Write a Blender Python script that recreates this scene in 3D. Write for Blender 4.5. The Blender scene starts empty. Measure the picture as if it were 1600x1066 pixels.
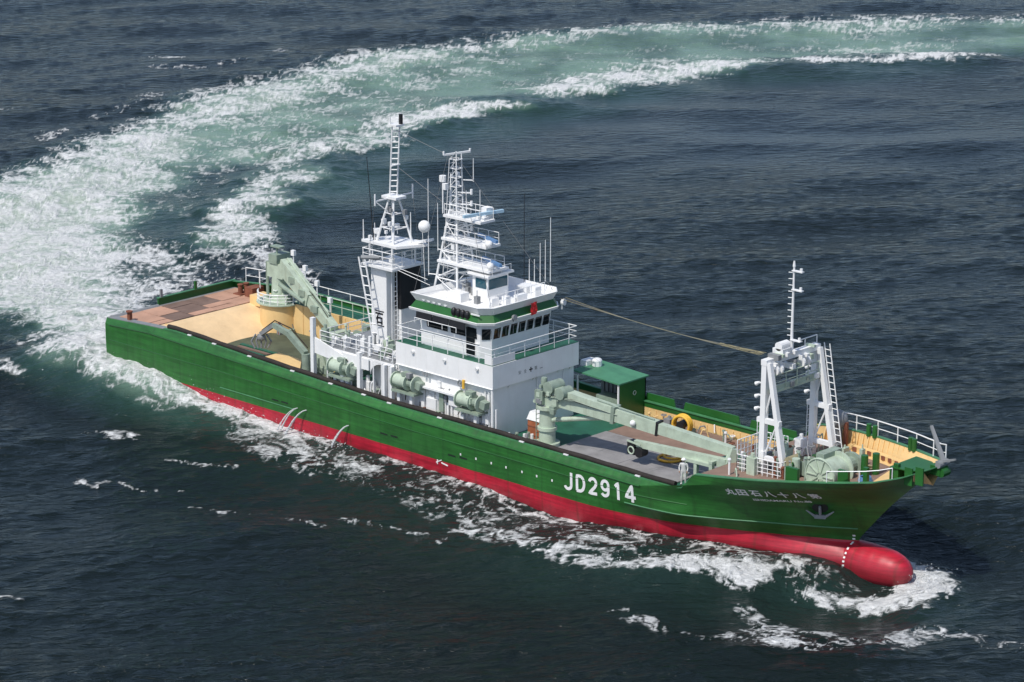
import bpy, bmesh, math, random
import numpy as np
from mathutils import Vector, Matrix
from mathutils.bvhtree import BVHTree

random.seed(7)
RNG = np.random.default_rng(11)
SC = bpy.context.scene
COL = SC.collection
R = math.radians

# ------------------------------------------------------------------ camera
# World = ship axes in metres: +X to the bow, +Y to port, Z up, calm water z = 0.
PITCH, YAW, FOC = R(15.7), R(43.4), 4500.0          # FOC in photo pixels (1600 wide)
CAM = Vector((121.45, -136.14, 60.93))
RT = Vector((math.cos(YAW), math.sin(YAW), 0))
DP = Vector((-math.sin(YAW), math.cos(YAW), 0))
FW = DP * math.cos(PITCH) + Vector((0, 0, -math.sin(PITCH)))
UP = DP * math.sin(PITCH) + Vector((0, 0, math.cos(PITCH)))
cam_data = bpy.data.cameras.new('camera')
cam_data.sensor_width = 36.0
cam_data.lens = 36.0 * FOC / 1600.0
cam_data.clip_start = 1.0
cam_data.clip_end = 20000.0
cam = bpy.data.objects.new('camera', cam_data)
COL.objects.link(cam)
cam.matrix_world = Matrix(((RT.x, UP.x, -FW.x, CAM.x), (RT.y, UP.y, -FW.y, CAM.y),
                           (RT.z, UP.z, -FW.z, CAM.z), (0, 0, 0, 1)))
SC.camera = cam

# ------------------------------------------------------------------ light
SUN_EL = R(56.0)
SUN_AZ = math.atan2(-1.0, 0.06)                     # towards the sun: starboard beam
SUN_DIR = Vector((math.cos(SUN_EL) * math.cos(SUN_AZ), math.cos(SUN_EL) * math.sin(SUN_AZ), math.sin(SUN_EL)))
world = bpy.data.worlds.new('World')
SC.world = world
world.use_nodes = True
wn = world.node_tree
bg = wn.nodes['Background']
sky = wn.nodes.new('ShaderNodeTexSky')
sky.sky_type = 'NISHITA'
sky.sun_disc = False
sky.sun_elevation = SUN_EL
sky.sun_rotation = math.pi / 2 - SUN_AZ
sky.air_density = 0.7
sky.dust_density = 1.0
sky.ozone_density = 1.0
wn.links.new(sky.outputs[0], bg.inputs[0])
bg.inputs[1].default_value = 0.145
sun_data = bpy.data.lights.new('sun', 'SUN')
sun_data.energy = 3.3
sun_data.angle = R(0.9)
sun_data.color = (1.0, 0.96, 0.9)
sun = bpy.data.objects.new('sun', sun_data)
COL.objects.link(sun)
sun.rotation_euler = (-SUN_DIR).to_track_quat('-Z', 'Y').to_euler()
SC.view_settings.view_transform = 'Standard'
SC.view_settings.look = 'None'
SC.view_settings.exposure = 0.1
SC.view_settings.gamma = 1.0

# ------------------------------------------------------------------ helpers
def spot(px, py, **k):
    """A surveyed point: sight line through a photo pixel met with a known plane of the ship."""
    d = FW + RT * ((px - 800.0) / FOC) - UP * ((py - 533.0) / FOC)
    (ax, val), = k.items()
    i = 'XYZ'.index(ax)
    t = (val - CAM[i]) / d[i]
    return CAM + d * t

def lerp(a, b, t):
    return a + (b - a) * t

class MB:
    """collects primitives, then links them as ONE mesh object"""
    def __init__(s):
        s.v = []
        s.f = []
    def add(s, vs, fs):
        n = len(s.v)
        s.v += [tuple(v) for v in vs]
        s.f += [tuple(i + n for i in f) for f in fs]
        return s
    def box(s, x0, x1, y0, y1, z0, z1):
        vs = [(x, y, z) for z in (z0, z1) for y in (y0, y1) for x in (x0, x1)]
        return s.add(vs, [(0, 2, 3, 1), (4, 5, 7, 6), (0, 1, 5, 4), (2, 6, 7, 3), (0, 4, 6, 2), (1, 3, 7, 5)])
    def beam(s, a, b, w, h, w2=None, h2=None, up=(0, 0, 1)):
        """box-section bar from a to b, w wide and h high (tapering to w2, h2)"""
        a, b = Vector(a), Vector(b)
        d = (b - a).normalized()
        u = Vector(up)
        if abs(d.dot(u)) > 0.98:
            u = Vector((1, 0, 0))
        sd = d.cross(u).normalized()
        u = sd.cross(d).normalized()
        w2 = w if w2 is None else w2
        h2 = h if h2 is None else h2
        vs = []
        for c, ww, hh in ((a, w, h), (b, w2, h2)):
            for i, j in ((-1, -1), (1, -1), (1, 1), (-1, 1)):
                vs.append(c + sd * (i * ww / 2) + u * (j * hh / 2))
        return s.add(vs, [(0, 1, 2, 3), (7, 6, 5, 4), (0, 4, 5, 1), (1, 5, 6, 2), (2, 6, 7, 3), (3, 7, 4, 0)])
    def cyl(s, a, b, r, r2=None, n=12):
        a, b = Vector(a), Vector(b)
        d = (b - a).normalized()
        u = Vector((0, 0, 1)) if abs(d.z) < 0.95 else Vector((1, 0, 0))
        p = d.cross(u).normalized()
        q = d.cross(p)
        r2 = r if r2 is None else r2
        vs = []
        for c, rr in ((a, r), (b, r2)):
            for i in range(n):
                t = 2 * math.pi * i / n
                vs.append(c + (p * math.cos(t) + q * math.sin(t)) * rr)
        fs = [(i, (i + 1) % n, n + (i + 1) % n, n + i) for i in range(n)]
        fs += [tuple(range(n - 1, -1, -1)), tuple(range(n, 2 * n))]
        return s.add(vs, fs)
    def tube(s, pts, r, n=6):
        pts = [Vector(p) for p in pts]
        for a, b in zip(pts[:-1], pts[1:]):
            if (b - a).length > 1e-4:
                s.cyl(a, b, r, r, n)
        return s
    def ring(s, c, r, t, n=24, axis='Z', m=6):
        c = Vector(c)
        vs, fs = [], []
        for i in range(n):
            a = 2 * math.pi * i / n
            for j in range(m):
                b = 2 * math.pi * j / m
                rr = r + t * math.cos(b)
                h = t * math.sin(b)
                p = {'Z': (rr * math.cos(a), rr * math.sin(a), h), 'Y': (rr * math.cos(a), h, rr * math.sin(a)),
                     'X': (h, rr * math.cos(a), rr * math.sin(a))}[axis]
                vs.append(c + Vector(p))
        for i in range(n):
            for j in range(m):
                fs.append((i * m + j, ((i + 1) % n) * m + j, ((i + 1) % n) * m + (j + 1) % m, i * m + (j + 1) % m))
        return s.add(vs, fs)
    def ball(s, c, r, n=14, m=8, sz=1.0):
        c = Vector(c)
        vs = [c + Vector((0, 0, r * sz))]
        for j in range(1, m):
            ph = math.pi * j / m
            for i in range(n):
                t = 2 * math.pi * i / n
                vs.append(c + Vector((r * math.sin(ph) * math.cos(t), r * math.sin(ph) * math.sin(t), r * sz * math.cos(ph))))
        vs.append(c - Vector((0, 0, r * sz)))
        fs = [(0, 1 + i, 1 + (i + 1) % n) for i in range(n)]
        for j in range(m - 2):
            for i in range(n):
                fs.append((1 + j * n + i, 1 + (j + 1) * n + i, 1 + (j + 1) * n + (i + 1) % n, 1 + j * n + (i + 1) % n))
        L = len(vs) - 1
        o = 1 + (m - 2) * n
        fs += [(L, o + (i + 1) % n, o + i) for i in range(n)]
        return s.add(vs, fs)
    def prism(s, poly, h):
        """extrude a planar polygon (list of 3-D points) by the vector h"""
        poly = [Vector(p) for p in poly]
        h = Vector(h)
        n = len(poly)
        vs = poly + [p + h for p in poly]
        fs = [tuple(range(n - 1, -1, -1)), tuple(range(n, 2 * n))]
        fs += [(i, (i + 1) % n, n + (i + 1) % n, n + i) for i in range(n)]
        return s.add(vs, fs)
    def loft(s, rows, closed=False):
        """rows of equal length, joined by quads"""
        n = len(rows[0])
        vs = [p for r in rows for p in r]
        fs = []
        for j in range(len(rows) - 1):
            for i in range(n if closed else n - 1):
                fs.append((j * n + i, j * n + (i + 1) % n, (j + 1) * n + (i + 1) % n, (j + 1) * n + i))
        return s.add(vs, fs)
    def rail(s, pts, h=1.05, bars=3, step=1.5, r=0.028, posts=True):
        """open guard rail along base points"""
        pts = [Vector(p) for p in pts]
        for k in range(bars):
            z = h * (k + 1) / bars
            s.tube([p + Vector((0, 0, z)) for p in pts], r * (1.15 if k == bars - 1 else 0.8), 5)
        if posts:
            tot = sum((b - a).length for a, b in zip(pts[:-1], pts[1:]))
            n = max(1, int(round(tot / step)))
            for i in range(n + 1):
                d = tot * i / n
                for a, b in zip(pts[:-1], pts[1:]):
                    ln = (b - a).length
                    if d <= ln + 1e-6:
                        p = a.lerp(b, min(1.0, d / ln))
                        break
                    d -= ln
                s.cyl(p, p + Vector((0, 0, h)), r, r, 5)
        return s
    def ladder(s, a, b, side, w=0.42, step=0.32, r=0.025):
        a, b, side = Vector(a), Vector(b), Vector(side).normalized() * (w / 2)
        s.cyl(a - side, b - side, r, r, 5)
        s.cyl(a + side, b + side, r, r, 5)
        n = int((b - a).length / step)
        for i in range(1, n):
            p = a.lerp(b, i / n)
            s.cyl(p - side, p + side, r * 0.8, r * 0.8, 4)
        return s
    def build(s, name, mat, parent=None, smooth=False, label=None, auto=None):
        me = bpy.data.meshes.new(name)
        me.from_pydata(s.v, [], s.f)
        bm = bmesh.new()
        bm.from_mesh(me)
        bmesh.ops.recalc_face_normals(bm, faces=bm.faces)
        if auto is not None:
            for f in bm.faces:
                f.smooth = True
            for e in bm.edges:
                if len(e.link_faces) == 2 and e.calc_face_angle(0) > auto:
                    e.smooth = False
        bm.to_mesh(me)
        bm.free()
        if smooth:
            me.polygons.foreach_set('use_smooth', [True] * len(me.polygons))
        me.materials.append(mat)
        o = bpy.data.objects.new(name, me)
        COL.objects.link(o)
        if parent is not None:
            o.parent = parent
        if label:
            o['label'] = label
        return o

def shared(name, src, loc, parent, rot=(0, 0, 0)):
    """an alike piece that shares the mesh of src"""
    o = src.copy()
    o.name = name
    o.parent = parent
    o.location = loc
    o.rotation_euler = rot
    COL.objects.link(o)
    return o

# ------------------------------------------------------------------ materials
def nt(name):
    m = bpy.data.materials.new(name)
    m.use_nodes = True
    n = m.node_tree
    return m, n, n.nodes['Principled BSDF']

def paint(name, col, rough=0.45, var=0.12, scale=0.6, streak=0.0, streak_col=(0.25, 0.12, 0.05), bump=0.0, metallic=0.0, spec=0.5, bscale=6.0):
    """weathered paint: blotchy tone, fine grain, and vertical runs of rust or dirt"""
    m, n, b = nt(name)
    N, L = n.nodes.new, n.links.new
    tc = N('ShaderNodeTexCoord')
    no = N('ShaderNodeTexNoise')
    no.inputs['Scale'].default_value = scale
    no.inputs['Detail'].default_value = 7
    no.inputs['Roughness'].default_value = 0.65
    L(tc.outputs['Object'], no.inputs['Vector'])
    mr = N('ShaderNodeMapRange')
    mr.inputs[1].default_value = 0.3
    mr.inputs[2].default_value = 0.7
    mr.inputs[3].default_value = 1.0 - var
    mr.inputs[4].default_value = 1.0 + var * 0.6
    L(no.outputs['Fac'], mr.inputs[0])
    mx = N('ShaderNodeMix')
    mx.data_type = 'RGBA'
    mx.blend_type = 'MULTIPLY'
    mx.inputs[0].default_value = 1.0
    mx.inputs[6].default_value = (*col, 1)
    L(mr.outputs[0], mx.inputs[7])
    out = mx.outputs[2]
    if streak > 0:
        mp = N('ShaderNodeMapping')
        mp.inputs['Scale'].default_value = (2.2, 2.2, 0.18)
        L(tc.outputs['Object'], mp.inputs[0])
        n2 = N('ShaderNodeTexNoise')
        n2.inputs['Scale'].default_value = 1.3
        n2.inputs['Detail'].default_value = 6
        n2.inputs['Roughness'].default_value = 0.7
        L(mp.outputs[0], n2.inputs['Vector'])
        m2 = N('ShaderNodeMapRange')
        m2.inputs[1].default_value = 0.56
        m2.inputs[2].default_value = 0.78
        m2.inputs[4].default_value = streak
        L(n2.outputs['Fac'], m2.inputs[0])
        x2 = N('ShaderNodeMix')
        x2.data_type = 'RGBA'
        x2.inputs[7].default_value = (*streak_col, 1)
        L(m2.outputs[0], x2.inputs[0])
        L(out, x2.inputs[6])
        out = x2.outputs[2]
    L(out, b.inputs['Base Color'])
    b.inputs['Roughness'].default_value = rough
    b.inputs['Metallic'].default_value = metallic
    b.inputs['Specular IOR Level'].default_value = spec
    if bump > 0:
        n3 = N('ShaderNodeTexNoise')
        n3.inputs['Scale'].default_value = bscale
        n3.inputs['Detail'].default_value = 4
        L(tc.outputs['Object'], n3.inputs['Vector'])
        bp = N('ShaderNodeBump')
        bp.inputs['Strength'].default_value = bump
        bp.inputs['Distance'].default_value = 0.05
        L(n3.outputs['Fac'], bp.inputs['Height'])
        L(bp.outputs[0], b.inputs['Normal'])
    return m

M = {}
M['white'] = paint('white_paint', (0.84, 0.84, 0.825), 0.4, 0.07, 0.8, 0.22, (0.5, 0.42, 0.33), 0.05, bscale=1.4)
M['white_clean'] = paint('white_fittings', (0.83, 0.83, 0.815), 0.4, 0.08, 2.0, 0.1, (0.5, 0.42, 0.33))
M['green'] = paint('green_paint', (0.020, 0.118, 0.022), 0.38, 0.22, 0.5, 0.25, (0.05, 0.09, 0.04), 0.05)
M['green_cap'] = paint('pale_green_cap', (0.06, 0.21, 0.09), 0.5, 0.25, 0.8, 0.2, (0.15, 0.12, 0.07))
M['deck_green'] = paint('deck_green', (0.020, 0.115, 0.068), 0.6, 0.3, 0.9, 0, bump=0.1)
M['roof_green'] = paint('roof_green', (0.07, 0.235, 0.125), 0.55, 0.15, 1.2)
M['mint'] = paint('mint_machinery', (0.45, 0.535, 0.42), 0.5, 0.2, 1.6, 0.5, (0.22, 0.2, 0.12))
M['mint_dark'] = paint('mint_worn_steel', (0.27, 0.34, 0.27), 0.5, 0.25, 2.0, 0.4, (0.16, 0.13, 0.09))
M['cream'] = paint('cream_bulwark', (0.80, 0.55, 0.245), 0.5, 0.12, 0.6, 0.35, (0.5, 0.27, 0.1), 0.05)
M['ramp'] = paint('pale_cream_ramp', (0.80, 0.58, 0.33), 0.55, 0.16, 0.5, 0.4, (0.55, 0.33, 0.16), 0.06)
M['pink_deck'] = paint('rusty_pink_deck', (0.50, 0.29, 0.195), 0.75, 0.22, 0.7, 0, bump=0.12)
M['dark_deck'] = paint('worn_brown_deck', (0.19, 0.125, 0.095), 0.8, 0.3, 0.9)
M['brown_deck'] = paint('brown_foredeck', (0.25, 0.165, 0.125), 0.75, 0.25, 0.8, 0, bump=0.12)
M['grey_plate'] = paint('grey_deck_plate', (0.27, 0.26, 0.255), 0.7, 0.3, 0.7, 0, bump=0.15)
M['well_floor'] = paint('worn_olive_deck', (0.085, 0.098, 0.058), 0.8, 0.45, 0.5, 0, bump=0.15)
M['grey'] = paint('grey_steel', (0.24, 0.25, 0.255), 0.55, 0.2, 1.2)
M['black'] = paint('black_paint', (0.012, 0.012, 0.014), 0.5, 0.3, 1.0)
M['rubber'] = paint('black_rubber', (0.024, 0.018, 0.014), 0.8, 0.5, 1.5, 0, bump=0.3)
M['rust'] = paint('rust_brown', (0.22, 0.075, 0.04), 0.8, 0.4, 1.8)
M['orange'] = paint('orange_brown_box', (0.36, 0.115, 0.05), 0.6, 0.3, 1.5)
M['yellow'] = paint('yellow_hose', (0.80, 0.46, 0.05), 0.5, 0.15, 2.0)
M['red'] = paint('red_cloth', (0.75, 0.03, 0.03), 0.6, 0.12, 3.0)
M['blue_white'] = paint('pale_blue_scanner', (0.42, 0.60, 0.72), 0.35, 0.06, 2.0)
M['blue'] = paint('blue_scanner', (0.10, 0.22, 0.42), 0.35, 0.1, 2.0)
M['rope'] = paint('hemp_rope', (0.30, 0.27, 0.16), 0.9, 0.3, 5.0)
M['wire'] = paint('steel_wire', (0.17, 0.17, 0.17), 0.5, 0.2, 5.0)
M['skin'] = paint('skin', (0.45, 0.26, 0.18), 0.6, 0.05, 5.0)
M['overalls'] = paint('pale_overalls', (0.62, 0.62, 0.60), 0.8, 0.12, 6.0)
M['mark'] = paint('white_lettering', (0.80, 0.80, 0.78), 0.5, 0.12, 3.0)
m, n, b = nt('dark_glass')
b.inputs['Base Color'].default_value = (0.008, 0.011, 0.013, 1)
b.inputs['Roughness'].default_value = 0.06
M['glass'] = m
m, n, b = nt('blue_glass')
b.inputs['Base Color'].default_value = (0.015, 0.075, 0.105, 1)
b.inputs['Roughness'].default_value = 0.05
M['blue_glass'] = m

# hull: red boot-topping below the paint line, green above; plate seams and scuffs
def hull_material():
    m, n, b = nt('hull_paint')
    N, L = n.nodes.new, n.links.new
    tc = N('ShaderNodeTexCoord')
    sp = N('ShaderNodeSeparateXYZ')
    L(tc.outputs['Object'], sp.inputs[0])
    no = N('ShaderNodeTexNoise')
    no.inputs['Scale'].default_value = 0.45
    no.inputs['Detail'].default_value = 8
    no.inputs['Roughness'].default_value = 0.6
    L(tc.outputs['Object'], no.inputs['Vector'])
    # long horizontal scuffs
    mp = N('ShaderNodeMapping')
    mp.inputs['Scale'].default_value = (0.22, 0.22, 3.2)
    L(tc.outputs['Object'], mp.inputs[0])
    n2 = N('ShaderNodeTexNoise')
    n2.inputs['Scale'].default_value = 1.6
    n2.inputs['Detail'].default_value = 7
    n2.inputs['Roughness'].default_value = 0.7
    L(mp.outputs[0], n2.inputs['Vector'])
    # vertical runs
    mp3 = N('ShaderNodeMapping')
    mp3.inputs['Scale'].default_value = (1.8, 1.8, 0.16)
    L(tc.outputs['Object'], mp3.inputs[0])
    n3 = N('ShaderNodeTexNoise')
    n3.inputs['Scale'].default_value = 1.2
    n3.inputs['Detail'].default_value = 6
    n3.inputs['Roughness'].default_value = 0.7
    L(mp3.outputs[0], n3.inputs['Vector'])
    gt = N('ShaderNodeMath')
    gt.operation = 'GREATER_THAN'
    gt.inputs[1].default_value = 1.2
    zw = N('ShaderNodeMath'); zw.operation = 'MULTIPLY_ADD'
    zw.inputs[1].default_value = 0.09
    L(no.outputs['Fac'], zw.inputs[0])
    zb = N('ShaderNodeMath'); zb.operation = 'SUBTRACT'; zb.inputs[1].default_value = 0.045
    L(sp.outputs['Z'], zb.inputs[0])
    L(zb.outputs[0], zw.inputs[2])
    L(zw.outputs[0], gt.inputs[0])
    base = N('ShaderNodeMix')
    base.data_type = 'RGBA'
    base.inputs[6].default_value = (0.50, 0.013, 0.035, 1)
    base.inputs[7].default_value = (0.023, 0.138, 0.023, 1)
    L(gt.outputs[0], base.inputs[0])
    def mult(col, fac_socket, lo, hi, a, bb):
        mr = N('ShaderNodeMapRange')
        mr.inputs[1].default_value = a
        mr.inputs[2].default_value = bb
        mr.inputs[3].default_value = lo
        mr.inputs[4].default_value = hi
        L(fac_socket, mr.inputs[0])
        x = N('ShaderNodeMix')
        x.data_type = 'RGBA'
        x.blend_type = 'MULTIPLY'
        x.inputs[0].default_value = 1
        L(col, x.inputs[6])
        L(mr.outputs[0], x.inputs[7])
        return x.outputs[2]
    c = mult(base.outputs[2], no.outputs['Fac'], 0.74, 1.16, 0.3, 0.7)
    c = mult(c, n2.outputs['Fac'], 0.66, 1.16, 0.34, 0.66)
    c = mult(c, n3.outputs['Fac'], 1.0, 0.72, 0.52, 0.8)
    # slime and wet stain low on the boot-topping
    sl = N('ShaderNodeMapRange'); sl.interpolation_type = 'SMOOTHSTEP'
    sl.inputs[1].default_value = 0.75; sl.inputs[2].default_value = -0.1; sl.inputs[3].default_value = 0.0; sl.inputs[4].default_value = 0.55
    zn = N('ShaderNodeMath'); zn.operation = 'MULTIPLY_ADD'; zn.inputs[1].default_value = 1.3
    L(n3.outputs['Fac'], zn.inputs[0])
    zo = N('ShaderNodeMath'); zo.operation = 'SUBTRACT'; zo.inputs[1].default_value = 0.65
    L(sp.outputs['Z'], zo.inputs[0]); L(zo.outputs[0], zn.inputs[2]); L(zn.outputs[0], sl.inputs[0])
    xs_ = N('ShaderNodeMix'); xs_.data_type = 'RGBA'; xs_.inputs[7].default_value = (0.17, 0.02, 0.025, 1)
    L(sl.outputs[0], xs_.inputs[0]); L(c, xs_.inputs[6])
    c = xs_.outputs[2]
    # rust runs
    rr_ = N('ShaderNodeMapRange'); rr_.inputs[1].default_value = 0.64; rr_.inputs[2].default_value = 0.80; rr_.inputs[4].default_value = 0.45
    L(n3.outputs['Fac'], rr_.inputs[0])
    xr = N('ShaderNodeMix'); xr.data_type = 'RGBA'; xr.inputs[7].default_value = (0.10, 0.055, 0.022, 1)
    L(rr_.outputs[0], xr.inputs[0]); L(c, xr.inputs[6])
    c = xr.outputs[2]
    # plate seams: thin dark weld lines
    for dirn, sc_ in (('X', 0.105), ('Z', 0.42)):
        ws = N('ShaderNodeTexWave'); ws.wave_type = 'BANDS'; ws.bands_direction = dirn
        ws.inputs['Scale'].default_value = sc_; ws.inputs['Distortion'].default_value = 0.0
        L(tc.outputs['Object'], ws.inputs['Vector'])
        wm_ = N('ShaderNodeMapRange'); wm_.inputs[1].default_value = 0.985; wm_.inputs[2].default_value = 1.0; wm_.inputs[3].default_value = 0.0; wm_.inputs[4].default_value = 0.24
        L(ws.outputs['Fac'], wm_.inputs[0])
        xw = N('ShaderNodeMix'); xw.data_type = 'RGBA'; xw.inputs[7].default_value = (0.012, 0.035, 0.012, 1)
        L(wm_.outputs[0], xw.inputs[0]); L(c, xw.inputs[6])
        c = xw.outputs[2]
    # pale scrapes
    sc = N('ShaderNodeMapRange')
    sc.inputs[1].default_value = 0.70
    sc.inputs[2].default_value = 0.80
    sc.inputs[4].default_value = 0.35
    L(n2.outputs['Fac'], sc.inputs[0])
    x = N('ShaderNodeMix')
    x.data_type = 'RGBA'
    x.inputs[7].default_value = (0.2, 0.25, 0.16, 1)
    L(sc.outputs[0], x.inputs[0])
    L(c, x.inputs[6])
    L(x.outputs[2], b.inputs['Base Color'])
    b.inputs['Roughness'].default_value = 0.46
    b.inputs['Specular IOR Level'].default_value = 0.5
    # plating: slight hungry-horse dents between frames plus seams
    wv = N('ShaderNodeTexWave')
    wv.wave_type = 'BANDS'
    wv.bands_direction = 'X'
    wv.inputs['Scale'].default_value = 0.42
    wv.inputs['Distortion'].default_value = 0.4
    L(tc.outputs['Object'], wv.inputs['Vector'])
    wz = N('ShaderNodeTexWave')
    wz.wave_type = 'BANDS'
    wz.bands_direction = 'Z'
    wz.wave_profile = 'SAW'
    wz.inputs['Scale'].default_value = 0.55
    L(tc.outputs['Object'], wz.inputs['Vector'])
    ad = N('ShaderNodeMath')
    ad.operation = 'ADD'
    L(wv.outputs['Fac'], ad.inputs[0])
    L(wz.outputs['Fac'], ad.inputs[1])
    ad2 = N('ShaderNodeMath')
    ad2.operation = 'ADD'
    L(ad.outputs[0], ad2.inputs[0])
    L(no.outputs['Fac'], ad2.inputs[1])
    bp = N('ShaderNodeBump')
    bp.inputs['Strength'].default_value = 0.22
    bp.inputs['Distance'].default_value = 0.05
    L(ad2.outputs[0], bp.inputs['Height'])
    L(bp.outputs[0], b.inputs['Normal'])
    return m
M['hull'] = hull_material()

# water: the 'foam', 'aerated' and 'chop' fields live on the sea mesh; the shader adds the fine grain
def sea_material():
    m, n, b = nt('sea_water')
    N, L = n.nodes.new, n.links.new
    def math_(op, a, bb=None, clamp=False):
        x = N('ShaderNodeMath')
        x.operation = op
        x.use_clamp = clamp
        for i, s in enumerate((a, bb)):
            if s is None:
                continue
            if isinstance(s, (int, float)):
                x.inputs[i].default_value = s
            else:
                L(s, x.inputs[i])
        return x.outputs[0]
    def ramp(s, a, bb, lo=0.0, hi=1.0):
        x = N('ShaderNodeMapRange')
        x.interpolation_type = 'SMOOTHSTEP'
        for i, vv in ((1, a), (2, bb), (3, lo), (4, hi)):
            x.inputs[i].default_value = vv
        L(s, x.inputs[0])
        return x.outputs[0]
    P = N('ShaderNodeTexCoord').outputs['Object']
    def noise(scale, detail, rough, dist, rot, sx, sy, off):
        mp = N('ShaderNodeMapping')
        mp.vector_type = 'TEXTURE'
        mp.inputs['Rotation'].default_value = (0, 0, rot)
        mp.inputs['Scale'].default_value = (1 / sx, 1 / sy, 1)
        mp.inputs['Location'].default_value = (off, off * 0.7, 0)
        L(P, mp.inputs[0])
        x = N('ShaderNodeTexNoise')
        x.noise_dimensions = '2D'
        x.inputs['Scale'].default_value = scale
        x.inputs['Detail'].default_value = detail
        x.inputs['Roughness'].default_value = rough
        x.inputs['Distortion'].default_value = dist
        L(mp.outputs[0], x.inputs['Vector'])
        return x.outputs['Fac']
    def attr(nm):
        a = N('ShaderNodeAttribute')
        a.attribute_name = nm
        return a.outputs['Fac']
    cover, aer, chop = attr('foam'), attr('aerated'), attr('chop')
    nB = noise(2.4, 6, 0.78, 0.8, 0.75, 0.75, 1, 13.0)
    val = math_('ADD', cover, math_('MULTIPLY', math_('SUBTRACT', nB, 0.5), 1.7))
    lo = math_('SUBTRACT', 0.26, math_('MULTIPLY', aer, 0.22))
    hi = math_('ADD', 1.0, math_('MULTIPLY', aer, 0.42))
    mr = N('ShaderNodeMapRange'); mr.interpolation_type = 'SMOOTHSTEP'
    L(val, mr.inputs[0]); L(lo, mr.inputs[1]); L(hi, mr.inputs[2])
    mask = mr.outputs[0]
    mask = math_('MULTIPLY', mask, ramp(cover, 0.04, 0.34), True)
    cr = N('ShaderNodeValToRGB')
    el = cr.color_ramp.elements
    el[0].position, el[0].color = 0.0, (0.0082, 0.0138, 0.0140, 1)
    el[1].position, el[1].color = 1.0, (0.33, 0.40, 0.32, 1)
    e = el.new(0.25); e.color = (0.022, 0.052, 0.043, 1)
    e = el.new(0.6); e.color = (0.15, 0.24, 0.178, 1)
    L(aer, cr.inputs[0])
    fc = N('ShaderNodeMix'); fc.data_type = 'RGBA'
    L(mask, fc.inputs[0])
    L(cr.outputs[0], fc.inputs[6])
    fc.inputs[7].default_value = (0.79, 0.80, 0.785, 1)
    L(fc.outputs[2], b.inputs['Base Color'])
    b.inputs['IOR'].default_value = 1.333
    L(ramp(mask, 0, 1, 0.16, 0.9), b.inputs['Roughness'])
    L(ramp(mask, 0, 1, 0.17, 0.1), b.inputs['Specular IOR Level'])
    r2 = noise(1.0, 4, 0.55, 0.3, 0.95, 0.5, 1.2, 17.0)
    r3 = noise(3.6, 3, 0.6, 0.2, 0.55, 0.55, 1.2, 29.0)
    h = math_('ADD', math_('MULTIPLY', r2, 0.46), math_('MULTIPLY', r3, 0.07))
    h = math_('MULTIPLY', h, chop)
    h = math_('ADD', h, math_('MULTIPLY', math_('MULTIPLY', nB, cover), 0.22))
    bp = N('ShaderNodeBump')
    bp.inputs['Strength'].default_value = 1.0
    bp.inputs['Distance'].default_value = 1.0
    L(h, bp.inputs['Height'])
    L(bp.outputs[0], b.inputs['Normal'])
    return m
M['sea'] = sea_material()
# ------------------------------------------------------------------ the sea
def vnoise(x, y, seed):
    """2-D gradient noise, vectorised"""
    r = np.random.default_rng(seed)
    ang = r.random(65536) * 2 * np.pi
    perm = r.permutation(65536)
    xi, yi = np.floor(x).astype(np.int64), np.floor(y).astype(np.int64)
    fx, fy = x - xi, y - yi
    def g(ix, iy, dx, dy):
        h = perm[(perm[ix & 65535] + iy) & 65535]
        return np.cos(ang[h]) * dx + np.sin(ang[h]) * dy
    u = fx * fx * fx * (fx * (fx * 6 - 15) + 10)
    v = fy * fy * fy * (fy * (fy * 6 - 15) + 10)
    a = g(xi, yi, fx, fy) * (1 - u) + g(xi + 1, yi, fx - 1, fy) * u
    b = g(xi, yi + 1, fx, fy - 1) * (1 - u) + g(xi + 1, yi + 1, fx - 1, fy - 1) * u
    return (a * (1 - v) + b * v) * 1.4

def fbm(x, y, seed, octs=4, gain=0.55):
    s, a = np.zeros_like(x), 1.0
    for k in range(octs):
        s += a * vnoise(x * 2 ** k + 17.3 * k, y * 2 ** k - 9.1 * k, seed + k)
        a *= gain
    return s

def W(px, py):
    p = spot(px, py, Z=0.0)
    return (p.x, p.y)

# disturbed water, surveyed on the plane of the sea: strokes (a line with a radius) and areas (outlines)
FOAM, AER, LIFT, SLICK, FOAM_A, AER_A = [], [], [], [], [], []
def stroke(dst, pix, r, s, soft=1.0):
    pts = [W(*p) for p in pix]
    n = len(pts)
    rr = np.interp(np.linspace(0, 1, n), np.linspace(0, 1, len(r)), r)
    ss = np.interp(np.linspace(0, 1, n), np.linspace(0, 1, len(s)), s)
    dst.append((pts, rr, ss, soft))
def area(dst, pix, s, soft):
    dst.append(([W(*p) for p in pix], s, soft))

# boiling white water astern
area(FOAM_A, [(-90, 335), (0, 282), (60, 255), (130, 226), (190, 205), (240, 213), (285, 236), (279, 268), (250, 288), (222, 322), (198, 352), (190, 366), (212, 388), (222, 420), (222, 455), (260, 470), (260, 520), (215, 605), (170, 592), (130, 575), (80, 550), (40, 520), (0, 490), (-90, 450)], 0.74, 3.5)
area(FOAM_A, [(-90, 380), (60, 330), (150, 300), (190, 380), (205, 470), (180, 580), (90, 540), (0, 470), (-90, 430)], 0.55, 9)
area(FOAM_A, [(150, 470), (230, 460), (235, 500), (200, 600), (150, 575), (100, 540)], 0.6, 4)
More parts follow.
